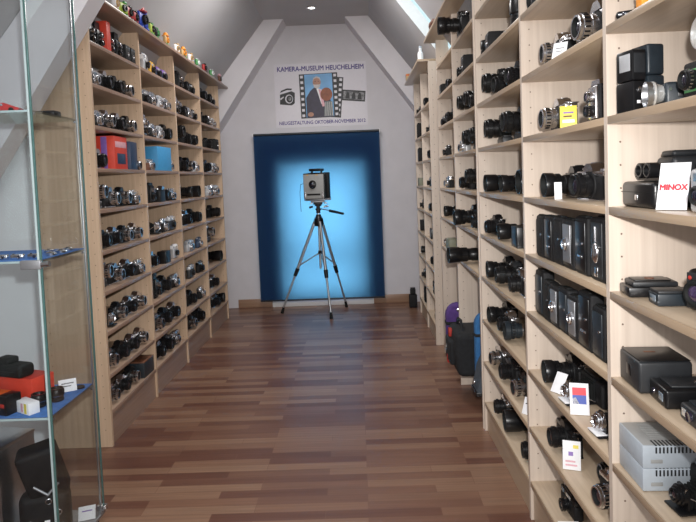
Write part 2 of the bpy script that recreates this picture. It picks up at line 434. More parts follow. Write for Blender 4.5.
# ------------------------------------------------------------------ prototypes: lens points to local +x, its tip stands at x = 0
def lens_part(root, L, r, z=.042, y=0., body='black', ring='black', style=0, name='lens', glass='lens', x0=None, n=20):
    """barrel from x=-L to 0"""
    p = P()
    k = L
    if style == 0:      # short standard lens with knurled rings
        prof = [(0, r*.93), (k*.18, r*.93), (k*.2, r), (k*.42, r), (k*.45, r*.94), (k*.5, r*.94), (k*.53, r*1.02), (k*.80, r*1.02), (k*.83, r*.95), (k*.97, r*.95, 0), (k, r*.9), (k, r*.76), (k*.86, r*.66, 2), (k*.82, r*.58, 2)]
    elif style == 1:    # long lens flaring to a hood
        prof = [(0, r*.72), (k*.12, r*.72), (k*.14, r*.80), (k*.30, r*.80), (k*.33, r*.74), (k*.42, r*.74), (k*.45, r*.86), (k*.62, r*.86), (k*.66, r*.92), (k*.70, r*.98), (k*.985, r), (k, r*.98), (k, r*.9), (k*.80, r*.78, 2), (k*.78, r*.70, 2)]
    elif style == 2:    # collapsible mount: flange, narrow tube, wider front
        prof = [(0, r*1.12), (k*.14, r*1.12), (k*.18, r*.8), (k*.5, r*.8), (k*.55, r), (k*.66, r), (k*.7, r*.93), (k*.84, r*.93), (k*.87, r), (k*.98, r), (k, r*.95), (k, r*.62), (k*.88, r*.52, 2), (k*.86, r*.45, 2)]
    prof = [(q[0]-L,) + tuple(q[1:]) for q in prof]
    p.lathe(prof, (0, y, z), (1, 0, 0), n, 0, caps=False)
    o = p.build(name, [body, ring, 'rubber'], root)
    q = P(); rr = prof[-1][1]; t0 = prof[-1][0]
    q.lathe([(t0, rr*1.02), (t0+rr*.16, rr*.75), (t0+rr*.24, rr*.35), (t0+rr*.26, 0)], (0, y, z), (1, 0, 0), n, 0, caps=False)
    q.build('front_glass', glass, o)
    g = P()
    a, b = (L*.53, L*.80) if style == 0 else (L*.45, L*.62) if style == 1 else (L*.55, L*.66)
    rr = {0: 1.02, 1: .86, 2: 1.}[style]*r
    m_ = 18
    for i in range(m_):
        an = 2*PI*i/m_
        g.box((-L+a+.001, -L+b-.001), (-.0016*r/.025, .0016*r/.025), (-.0008, .0012), 0, 0, None)
        last = list(g.bm.verts)[-8:]
        bmesh.ops.transform(g.bm, matrix=Matrix.Translation((0, y, z)) @ RX(an) @ Matrix.Translation((0, 0, rr)), verts=last)
    g.build('focus_ring', ring, o, smooth=False)
    return o

def reflex(nm, top, skin, L, r, style=0, lbody='black', lring='black', w=.142, grip=False, glass='lens', motor=False, prism=True, hump='same'):
    root = thing(nm, '-', 'camera')
    xb = -L; d = .034; h = .060
    z0 = .0
    if motor:
        P().box((xb-d-.006, xb+.004), (-w/2+.002, w/2-.002), (0, .034), .005).build('motor_drive', 'anth', root); z0 = .034
    p = P()
    p.box((xb-d, xb-.001), (-w/2, w/2), (z0+.006, z0+h), .004)
    if grip: p.box((xb-.004, xb+.016), (w/2-.036, w/2-.004), (z0+.004, z0+h), .007)
    p.lathe([(0, min(.037, r*1.18+.002)), (.004, min(.0365, r*1.12+.001))], (xb-.002, 0, z0+.040), (1, 0, 0), 24)
    p.build('body', skin, root)
    P().box((xb-d-.0005, xb), (-w/2-.0006, w/2+.0006), (z0, z0+.0065), .002).build('base_plate', top, root)
    p = P()
    p.box((xb-d, xb), (-w/2, w/2), (z0+h, z0+h+.013), .003)
    p.build('top_plate', top, root)
    if prism:
        p = P()
        zz = z0+h+.0125
        p.prism([(-.026, zz), (.026, zz), (.021, zz+.010), (.010, zz+.020), (-.010, zz+.020), (-.021, zz+.010)], 0, xb-d+.001, xb+.003)
        p.box((xb-d-.006, xb-d+.004), (-.012, .012), (zz-.004, zz+.010), .002)
        p.box((xb-d+.006, xb-.010), (-.009, .009), (zz+.0195, zz+.0225), .0008)
        p.build('pentaprism', top if hump == 'same' else hump, root)
    else:
        p = P(); zz = z0+h+.0125
        p.box((xb-d+.002, xb-.001), (-.024, .024), (zz, zz+.012), .003); p.build('finder_hood', top, root)
    zt = z0+h+.0125
    dm = 'chrome' if top in ('chrome', 'silver') else 'black'
    P().lathe([(0, .009), (.006, .009), (.007, .008)], (xb-d*.5, w*.30, zt), (0, 0, 1), 18).build('shutter_dial', dm, root)
    P().lathe([(0, .0035), (.004, .0035), (.005, .002)], (xb-d*.4, w*.40, zt), (0, 0, 1), 12).build('shutter_button', 'chrome', root)
    P().lathe([(0, .004), (.004, .004), (.0042, .0085), (.009, .0085), (.010, .007)], (xb-d*.5, -w*.37, zt), (0, 0, 1), 18).build('rewind_knob', dm, root)
    P().box((xb-d-.006, xb-d*.5), (w*.36, w*.46), (zt+.001, zt+.004), .001).build('advance_lever', 'chrome', root)
    for s_ in (-1, 1):
        P().lathe([(-.0012, .0042), (.0012, .0042)], (xb-d*.5, s_*(w/2+.003), z0+h+.004), (1, 0, 0), 10).build('strap_lug', 'chrome', root)
    lens_part(root, L+.001, r, z0+.040, 0, lbody, lring, style, glass=glass)
    return root

def compact(nm, top, skin, lens_m, L=.024, r=.020, w=.125, h=.070, ring='chrome', flash=True, style=2, front=None):
    root = thing(nm, '-', 'camera')
    xb = -L; d = .030
    P().box((xb-d, xb), (-w/2, w/2), (0, h*.72), .006, seg=3).build('body', skin, root)
    p = P(); p.box((xb-d+.0005, xb-.0005), (-w/2+.0005, w/2-.0005), (h*.715, h), .004)
    p.box((xb-d+.004, xb-.003), (-.026, .03), (h-.001, h+.006), .002); p.build('top_plate', top, root)
    p = P(); p.box((xb-.001, xb+.0012), (-.046, -.030), (h*.77, h*.94), .0006); p.build('viewfinder_window', 'window_glass', root)
    p = P(); p.box((xb-.001, xb+.0012), (-.010, .024), (h*.78, h*.93), .0006); p.build('rangefinder_window' if not flash else 'flash_window', 'refl' if flash else 'window_glass', root)
    P().lathe([(0, .008), (.005, .008), (.006, .007)], (xb-d*.5, w*.38, h-.001), (0, 0, 1), 16).build('winding_knob', 'chrome', root)
    P().lathe([(0, .0035), (.008, .0035)], (xb-d*.5, w*.24, h-.001), (0, 0, 1), 10).build('shutter_button', 'chrome', root)
    P().lathe([(0, .0075), (.006, .0075), (.007, .006)], (xb-d*.5, -w*.38, h-.001), (0, 0, 1), 16).build('rewind_knob', 'chrome', root)
    lens_part(root, L+.001, r, h*.42, 0, lens_m, ring, style)
    return root

def twin_lens(nm, trim, skin='leather', ring='chrome', hood_open=False):
    root = thing(nm, '-', 'camera')
    L = .022; xb = -L; w = .078; h = .118; d = .080
    P().box((xb-d, xb-.010), (-w/2, w/2), (0, h), .004).build('body', skin, root)
    P().box((xb-.011, xb), (-w*.42, w*.42), (.012, h-.006), .004).build('lens_board', trim, root)
    if hood_open:
        p = P(); p.prism([(-.036, h), (.036, h), (.031, h+.045), (-.031, h+.045)], 0, xb-d+.006, xb-.014)
        p.build('focusing_hood', 'black', root)
    else:
        p = P(); p.prism([(-.037, h-.001), (.037, h-.001), (.031, h+.014), (-.031, h+.014)], 0, xb-d+.004, xb-.012)
        p.box((xb-d*.55, xb-.02), (-.014, .014), (h+.013, h+.016), .001); p.build('focusing_hood', trim, root)
    lens_part(root, L, .0185, .036, 0, 'black', ring, 0, 'taking_lens')
    lens_part(root, L*.9, .0165, .080, 0, ring, 'black', 0, 'viewing_lens', glass='lens2').location.x = -L*.1
    for z, q in ((.05, .014), (.092, .009)):
        P().lathe([(0, q*.6), (.004, q*.6), (.0041, q), (.012, q), (.013, q*.85)], (xb-d*.5, -w/2+.0005, z), (0, -1, 0), 18).build('focus_knob', 'chrome', root)
    P().tube([(xb-d*.4, w/2, .075), (xb-d*.4, w/2+.014, .075), (xb-d*.4, w/2+.014, .055)], .003).build('film_crank', 'chrome', root)
    return root

def folder(nm, trim='chrome', skin='leather', w=.150, h=.082, label=None):
    """open folding camera: body, drop bed, bellows, standard with shutter"""
    root = thing(nm, '-', 'camera')
    B = .095; xb = -B; d = .034
    p = P(); p.box((xb-d, xb), (-w/2, w/2), (0, h), .010, seg=3); p.build('body', skin, root)
    p = P(); p.box((xb-d*.9, xb-.004), (-w*.34, w*.34), (h-.001, h+.010), .003)
    p.build('top_plate', trim, root)
    p = P(); p.box((xb-.002, -.004), (-.034, .034), (.004, .0095), .002); p.build('drop_bed', 'black', root)
    p = P()
    for k in range(7):
        x0 = xb + k*.0085; hw = .030 - k*.0017
        p.prism([(-hw, .012), (hw, .012), (hw, .012+2*hw*1.0), (-hw, .012+2*hw*1.0)], 0, x0, x0+.0045)
        hw2 = hw - .004
        p.prism([(-hw2, .016), (hw2, .016), (hw2, .010+2*hw2*1.05), (-hw2, .010+2*hw2*1.05)], 0, x0+.0045, x0+.0086)
    p.build('bellows', 'rubber', root, smooth=False)
    xs = xb + .060
    p = P(); p.prism([(-.024, .0095), (.024, .0095), (.026, .045), (.018, .064), (-.018, .064), (-.026, .045)], 0, xs, xs+.006)
    p.build('lens_standard', trim, root)
    s = P(); s.lathe([(0, .026), (.010, .026), (.011, .022), (.016, .022), (.017, .017), (.024, .017), (.025, .013), (.020, .011)], (xs+.005, 0, .040), (1, 0, 0), 24, caps=False)
    s = s.build('shutter', 'chrome' if (trim == 'chrome' or label) else 'black', root)
    P().lathe([(.018, .0115), (.022, .007), (.023, 0)], (xs+.005, 0, .040), (1, 0, 0), 18, caps=False).build('front_glass', 'lens', s)
    P().tube([(xs+.012, .022, .055), (xs+.014, .032, .068)], .002).build('cocking_lever', 'chrome', s)
    for y in (-.030, .030):
        P().cyl((xb, y, .011), (xs, y*.8, .042), .0018, n=8).build('strut', 'chrome', root)
    P().lathe([(0, .009), (.010, .009)], (xb-d*.5, -w*.38, h-.001), (0, 0, 1), 16).build('winding_knob', 'chrome', root)
    if label:
        P().box((-.040, -.001), (-.028, .028), (.0095, .0125), .0006).build('makers_label', 'paper', root)
    return root

def closed_folder(nm, face='leather', w=.085, h=.150, d=.042, emblem=None, handle=True, lensface=None):
    """flat upright folding camera, shut; the wide door faces the aisle"""
    root = thing(nm, '-', 'camera')
    P().box((-d, -.004), (-w/2, w/2), (0, h), .008, seg=3).build('body', 'leather', root)
    P().box((-.0045, -.001), (-w*.40, w*.40), (.012, h-.014), .004).build('front_door', face, root)
    P().box((-d*.6, -d*.2), (-w*.30, w*.30), (h-.0005, h+.004), .0015).build('handle_strap', 'brown' if handle == 'b' else 'rubber', root)
    P().lathe([(0, .010), (.008, .010), (.009, .008)], (-d*.5, -w/2+.0005, h*.8), (0, -1, 0), 16).build('winding_knob', 'chrome', root)
    P().lathe([(0, .004), (.003, .004)], (-.0012, w*.22, h*.55), (1, 0, 0), 12).build('door_button', 'chrome', root)
    if emblem:
        P().box((-.0012, .0006), (-w*.20, w*.20), (h*.30, h*.34), .0003).build('name_plate', emblem, root)
    if lensface == 'shutter':
        p = P(); p.lathe([(0, .022), (.008, .022), (.009, .017), (.014, .016), (.0145, .010), (.011, .009)], (-.001, 0, h*.5), (1, 0, 0), 22, caps=False)
        s = p.build('shutter', 'chrome', root)
        P().lathe([(.0105, .0095), (.013, .005), (.0135, 0)], (-.001, 0, h*.5), (1, 0, 0), 16, caps=False).build('front_glass', 'lens', s)
        P().box((-.002, .0012), (-w*.36, w*.36), (h*.14, h*.9), .001).build('face_plate', 'alu_dull', root)
    if lensface == 'oval':
        P().ball((-.001, 0, h*.45), (.012, .016, .030), n=20).build('oval_emblem', 'chrome2', root)
        P().box((-.002, .0012), (-.012, .012), (h*.08, h*.22), .001).build('lower_plate', 'chrome2', root)
        P().tube([(.0005, 0, h*.62), (.0015, 0, h*.86)], .004).build('upper_plate', 'chrome2', root)
    return root

def box_camera(nm, face='leather', w=.080, h=.105, d=.12, eyes=True):
    root = thing(nm, '-', 'camera')
    P().box((-d, -.002), (-w/2, w/2), (0, h), .004).build('body', 'leather', root)
    P().box((-.0025, 0), (-w*.46, w*.46), (.004, h-.004), .002).build('front_plate', face, root)
    s = P().lathe([(0, .014), (.003, .014), (.0035, .010), (.001, .009)], (-.001, 0, h*.42), (1, 0, 0), 20, caps=False).build('lens_mount', 'chrome', root)
    P().lathe([(.0005, .0092), (.002, .005), (.0022, 0)], (-.001, 0, h*.42), (1, 0, 0), 16, caps=False).build('front_glass', 'lens', s)
    if eyes:
        for y in (-.02, .02): P().lathe([(0, .006), (.0015, .006)], (-.001, y, h*.83), (1, 0, 0), 14).build('viewfinder_window', 'window_glass', root)
    P().box((-d*.8, -d*.2), (-.008, .008), (h+.002, h+.007), .002).build('carrying_handle', 'rubber', root)
    for x in (-d*.8, -d*.2): P().box((x-.003, x+.003), (-.006, .006), (h-.001, h+.004), .001).build('handle_lug', 'chrome', root)
    P().lathe([(0, .008), (.007, .008), (.008, .006)], (-d*.6, -w/2+.0005, h*.7), (0, -1, 0), 14).build('winding_knob', 'chrome', root)
    return root

def loose_lens(nm, L, r, body='black', ring='black', lying=True, style=1):
    root = thing(nm, '-', 'lens')
    if lying:
        o = lens_part(root, L, r, r*1.08+.001, 0, body, ring, style, 'barrel', n=28)
        P().lathe([(0, r*.70), (.006, r*.70), (.006, r*.5)], (-L-.006, 0, r*1.08+.001), (1, 0, 0), 24).build('mount_ring', 'chrome', root)
    else:
        p = P(); k = L
        p.lathe([(0, r*.78), (k*.1, r*.80), (k*.12, r*.95), (k*.32, r*.95), (k*.35, r*.88), (k*.45, r*.88), (k*.48, r), (k*.82, r), (k*.85, r*.96), (k, r*.96), (k, r*.85), (k*.9, r*.7)], (-r, 0, 0), (0, 0, 1), 24, caps=False)
        o = p.build('barrel', body, root)
        P().lathe([(k*.36, r*.885), (k*.365, r*.90), (k*.44, r*.90), (k*.445, r*.885)], (-r, 0, 0), (0, 0, 1), 24, caps=False).build('scale_ring', ring, root)
        P().lathe([(k*.9, r*.71), (k*.94, r*.4), (k*.95, 0)], (-r, 0, 0), (0, 0, 1), 20, caps=False).build('front_glass', 'lens', o)
        P().lathe([(0, r*.79), (.004, r*.79)], (-r, 0, -.0), (0, 0, 1), 20).build('mount_ring', 'chrome', root)
    return root

def toy(nm, c, c2, c3, s=1., hat=None, legs=True):
    root = thing(nm, '-', 'toy')
    z = .018 if legs else 0
    P().box((-.034, -.010), (-.042, .042), (z, z+.058), .010, seg=3).build('body', c, root)
    P().lathe([(0, .021), (.012, .019), (.012, .013), (.006, .012)], (-.011, 0, z+.028), (1, 0, 0), 20, caps=False).build('lens', c2, root)
    P().lathe([(.006, .0125), (.010, .007), (.0105, 0)], (-.011, 0, z+.028), (1, 0, 0), 16, caps=False).build('front_glass', 'lens', root)
    P().box((-.030, -.012), (.008, .036), (z+.056, z+.072), .005).build('flash_hump', c3, root)
    P().lathe([(0, .006), (.006, .006), (.008, .004)], (-.022, -.026, z+.057), (0, 0, 1), 12).build('shutter_button', c2, root)
    if legs:
        for y in (-.024, .024): P().ball((-.018, y, .0105), (.016, .013, .0105)).build('foot', c3, root)
    if hat:
        P().lathe([(0, .026), (.004, .026), (.006, .017), (.020, .015), (.026, .008), (.027, 0)], (-.022, -.005, z+.057), (0, 0, 1), 18).build('cap', hat, root)
    return root

def carton(nm, c, dx, w, h, band=None, cat='box', art=None, seam='black'):
    root = thing(nm, '-', cat)
    P().box((-dx, 0), (-w/2, w/2), (0, h), .0015).build('carton', c, root)
    if band: P().box((-dx-.0004, .0004), (-w/2-.0004, w/2+.0004), (h*band[1], h*band[2]), .0004).build('printed_band', band[0], root)
    if art: P().box((-.0005, .0008), (-w*.30, w*.34), (h*.16, h*.48), .0002).build('printed_picture', art, root)
    if seam == 'violet':
        P().box((-dx*.62, -dx*.34), (-w/2-.0006, -w/2+.0006), (.004, h-.004), .0002).build('printed_stripe', 'violet', root)
        P().box((-.0005, .0008), (-w*.42, w*.42), (h*.66, h*.84), .0002).build('printed_lettering_band', 'pink', root)
    P().box((-dx*.9, -dx*.1), (-w*.03, w*.03), (h-.0005, h+.0006), .0002).build('lid_flap', c if seam is None else seam, root)
    return root

PR = {}
def proto(k, look, fn, group):
    PR[k] = [fn, look, group, None]
G1 = 'cameras ranged on the bookcase shelves'
proto('s1', 'silver-topped reflex camera with black lens', lambda: reflex('reflex_camera', 'chrome', 'leather', .042, .029), G1)
proto('s2', 'silver reflex camera with chrome-ringed lens', lambda: reflex('reflex_camera', 'chrome', 'leather', .046, .028, 0, 'chrome', 'black'), G1)
proto('s3', 'silver reflex camera with long black lens', lambda: reflex('reflex_camera', 'chrome', 'leather', .085, .033, 1), G1)
proto('k1', 'black reflex camera with short black lens', lambda: reflex('reflex_camera', 'black', 'leather', .045, .030), G1)
proto('k2', 'black reflex camera with flared lens hood', lambda: reflex('reflex_camera', 'black', 'leather', .085, .036, 1), G1)
proto('k3', 'black reflex camera with chrome lens', lambda: reflex('reflex_camera', 'black', 'leather', .05, .029, 0, 'chrome', 'black'), G1)
proto('k4', 'black motor-driven reflex camera with wide lens', lambda: reflex('reflex_camera', 'anth', 'rubber', .070, .037, 0, 'black', 'rubber', .15, True, motor=True), G1)
proto('k5', 'black gripped reflex camera with zoom lens', lambda: reflex('reflex_camera', 'anth', 'rubber', .075, .033, 0, 'black', 'rubber', .14, True), G1)
proto('k6', 'black reflex camera with very long lens', lambda: reflex('reflex_camera', 'black', 'leather', .16, .038, 1), G1)
proto('d1', 'silver and black boxy waist-level reflex camera', lambda: reflex('reflex_camera', 'chrome', 'leather', .05, .03, 0, 'chrome', 'black', .115, prism=False, motor=True), G1)
proto('r1', 'silver rangefinder camera with chrome lens', lambda: compact('rangefinder_camera', 'chrome', 'leather', 'chrome', flash=False), G1)
proto('r2', 'small silver viewfinder camera with black lens', lambda: compact('viewfinder_camera', 'chrome', 'leather', 'black', .020, .019, .118, .066), G1)
proto('r3', 'small black viewfinder camera', lambda: compact('viewfinder_camera', 'black', 'leather', 'black', .022, .020, .118, .068, 'black'), G1)
proto('r4', 'all-silver compact camera', lambda: compact('compact_camera', 'silver', 'silver', 'chrome', .022, .020, .120, .068), G1)
proto('r5', 'slate blue compact camera', lambda: compact('compact_camera', 'navy', 'navy', 'chrome', .020, .018, .120, .062), G1)
proto('r6', 'flat grey instant camera', lambda: compact('instant_camera', 'silver', 'anth', 'black', .018, .018, .15, .075, 'black'), G1)
proto('rw', 'white compact camera', lambda: compact('compact_camera', 'paper', 'silver', 'black', .020, .018, .090, .085), G1)
proto('ry', 'yellow compact camera', lambda: compact('compact_camera', 'yellow', 'yellow', 'black', .020, .018, .095, .065), G1)
proto('rv', 'violet compact camera', lambda: compact('compact_camera', 'violet', 'navy', 'black', .020, .018, .100, .055), G1)
proto('rb', 'brown leather-covered viewfinder camera', lambda: compact('viewfinder_camera', 'chrome', 'brown', 'chrome', .024, .020, .12, .06), G1)
proto('t1', 'black twin-lens camera', lambda: twin_lens('twin_lens_camera', 'black'), G1)
proto('t2', 'twin-lens camera with chrome front', lambda: twin_lens('twin_lens_camera', 'chrome'), G1)
proto('t3', 'black twin-lens camera with raised hood', lambda: twin_lens('twin_lens_camera', 'black', hood_open=True), G1)
proto('f1', 'opened folding camera with chrome shutter', lambda: folder('folding_camera'), G1)
proto('f2', 'opened black folding camera with bellows', lambda: folder('folding_camera', 'black'), G1)
proto('f3', 'opened black folding camera with white label', lambda: folder('folding_camera', 'black', label=True), G1)
proto('c1', 'shut black folding camera standing upright', lambda: closed_folder('closed_folding_camera'), G1)
proto('c2', 'shut tall black folding camera with name plate', lambda: closed_folder('closed_folding_camera', 'black', .095, .165, .045, 'chrome'), G1)
proto('c3', 'flat plate camera with chrome shutter plate', lambda: closed_folder('plate_camera', 'black', .09, .155, .045, lensface='shutter'), G1)
proto('c4', 'black upright camera with oval chrome emblem', lambda: closed_folder('closed_folding_camera', 'anth', .10, .185, .10, lensface='oval'), G1)
proto('c5', 'slim slate-black upright folding camera', lambda: closed_folder('closed_folding_camera', 'bluegrey', .075, .135, .04), G1)
proto('b1', 'black box camera', lambda: box_camera('box_camera'), G1)
proto('b2', 'small square black box camera', lambda: box_camera('box_camera', 'black', .075, .08, .08), G1)
proto('l1', 'black lens standing upright', lambda: loose_lens('camera_lens', .075, .034, lying=False), G1)
proto('l2', 'long black lens lying on its side', lambda: loose_lens('camera_lens', .15, .038), G1)
proto('l3', 'thick black telephoto lens lying down', lambda: loose_lens('telephoto_lens', .20, .046), G1)
proto('l4', 'grey-black short lens lying down', lambda: loose_lens('camera_lens', .07, .040, 'bluegrey', 'black'), G1)
proto('l5', 'black tall standing lens', lambda: loose_lens('camera_lens', .125, .042, lying=False), G1)
proto('l6', 'small silver lens lying down', lambda: loose_lens('camera_lens', .05, .026, 'chrome', 'black', style=0), G1)
G2 = 'novelty toy cameras along the bookcase top'
proto('y1', 'lime green toy camera', lambda: toy('toy_camera', 'lime', 'black', 'green'), G2)
proto('y2', 'dark red toy camera', lambda: toy('toy_camera', 'toyred', 'black', 'black'), G2)
proto('y3', 'blue toy camera with red cap', lambda: toy('toy_camera', 'toyblue', 'black', 'toyblue', hat='toyred'), G2)
proto('y4', 'green and black toy camera', lambda: toy('toy_camera', 'black', 'green', 'green'), G2)
proto('y5', 'tan toy camera with orange cap', lambda: toy('toy_camera', 'tan', 'orange2', 'green', hat='orange2'), G2)
proto('y6', 'white toy camera', lambda: toy('toy_camera', 'paper', 'tan', 'tan'), G2)
proto('y7', 'pale green toy camera', lambda: toy('toy_camera', 'green', 'paper', 'silver'), G2)
proto('y8', 'brown toy camera with pink cap', lambda: toy('toy_camera', 'brown', 'black', 'pink', hat='pink'), G2)
G3 = 'cartons kept on the bookcase shelves'
proto('x1', 'tall red carton', lambda: carton('carton', 'red', .10, .055, .185), G3)
proto('x2', 'big red carton with dark picture', lambda: carton('camera_carton', 'red', .12, .19, .185, art='navy', seam='violet'), G3)
proto('x3', 'navy blue carton', lambda: carton('camera_carton', 'navy', .09, .13, .165), G3)
proto('x4', 'light blue carton', lambda: carton('camera_carton', 'cyan', .12, .26, .165, seam=None), G3)
proto('x5', 'yellow carton', lambda: carton('camera_carton', 'yellow', .10, .20, .145, seam=None), G3)
proto('x6', 'black wide case with reddish lid', lambda: carton('camera_case', 'bluegrey', .10, .17, .105, band=('brown', .93, 1.002)), G3)
proto('x7', 'square black case', lambda: carton('camera_case', 'black', .06, .10, .085, seam=None), G3)
proto('x8', 'small red carton', lambda: carton('carton', 'toyred', .05, .06, .07, seam=None), G3)
proto('x9', 'olive grey case', lambda: carton('camera_case', 'olive', .07, .14, .075, seam=None), G3)
proto('n1', 'small white price card', lambda: card('sign_card', .065, .05), 'white cards between the cameras')

def card(nm, w, h, tilt=.25, bodym='paper'):
    root = thing(nm, '-', 'card')
    P().box((-.0006, .0006), (-w/2, w/2), (0, h)).build('card_sheet', bodym, root, rot=(0, -tilt, 0))
    for k in range(3):
        P().box((.0006, .0009), (-w*.36, w*(.30-.1*k)), (h*(.72-.2*k), h*(.76-.2*k)), 0).build('printed_line', 'ink', root, rot=(0, -tilt, 0))
    return root

ORD = ['zero', 'first', 'second', 'third', 'fourth', 'fifth', 'sixth', 'seventh', 'eighth', 'ninth', 'tenth', 'eleventh', 'twelfth', 'thirteenth', 'fourteenth', 'fifteenth']
BASE = {}
def place(k, x, y, z, rz, sc, label, tall=1.):
    fn, look, group, _ = PR[k]
    if k not in BASE:
        o = BASE[k] = fn()
    else:
        o = copy_tree(BASE[k])
    o.location = (x, y, z); o.rotation_euler = (0, 0, math.radians(rz)); o.scale = (sc, sc, sc)
    o['label'] = label; o['group'] = group
    o.scale[2] *= tall
    return o

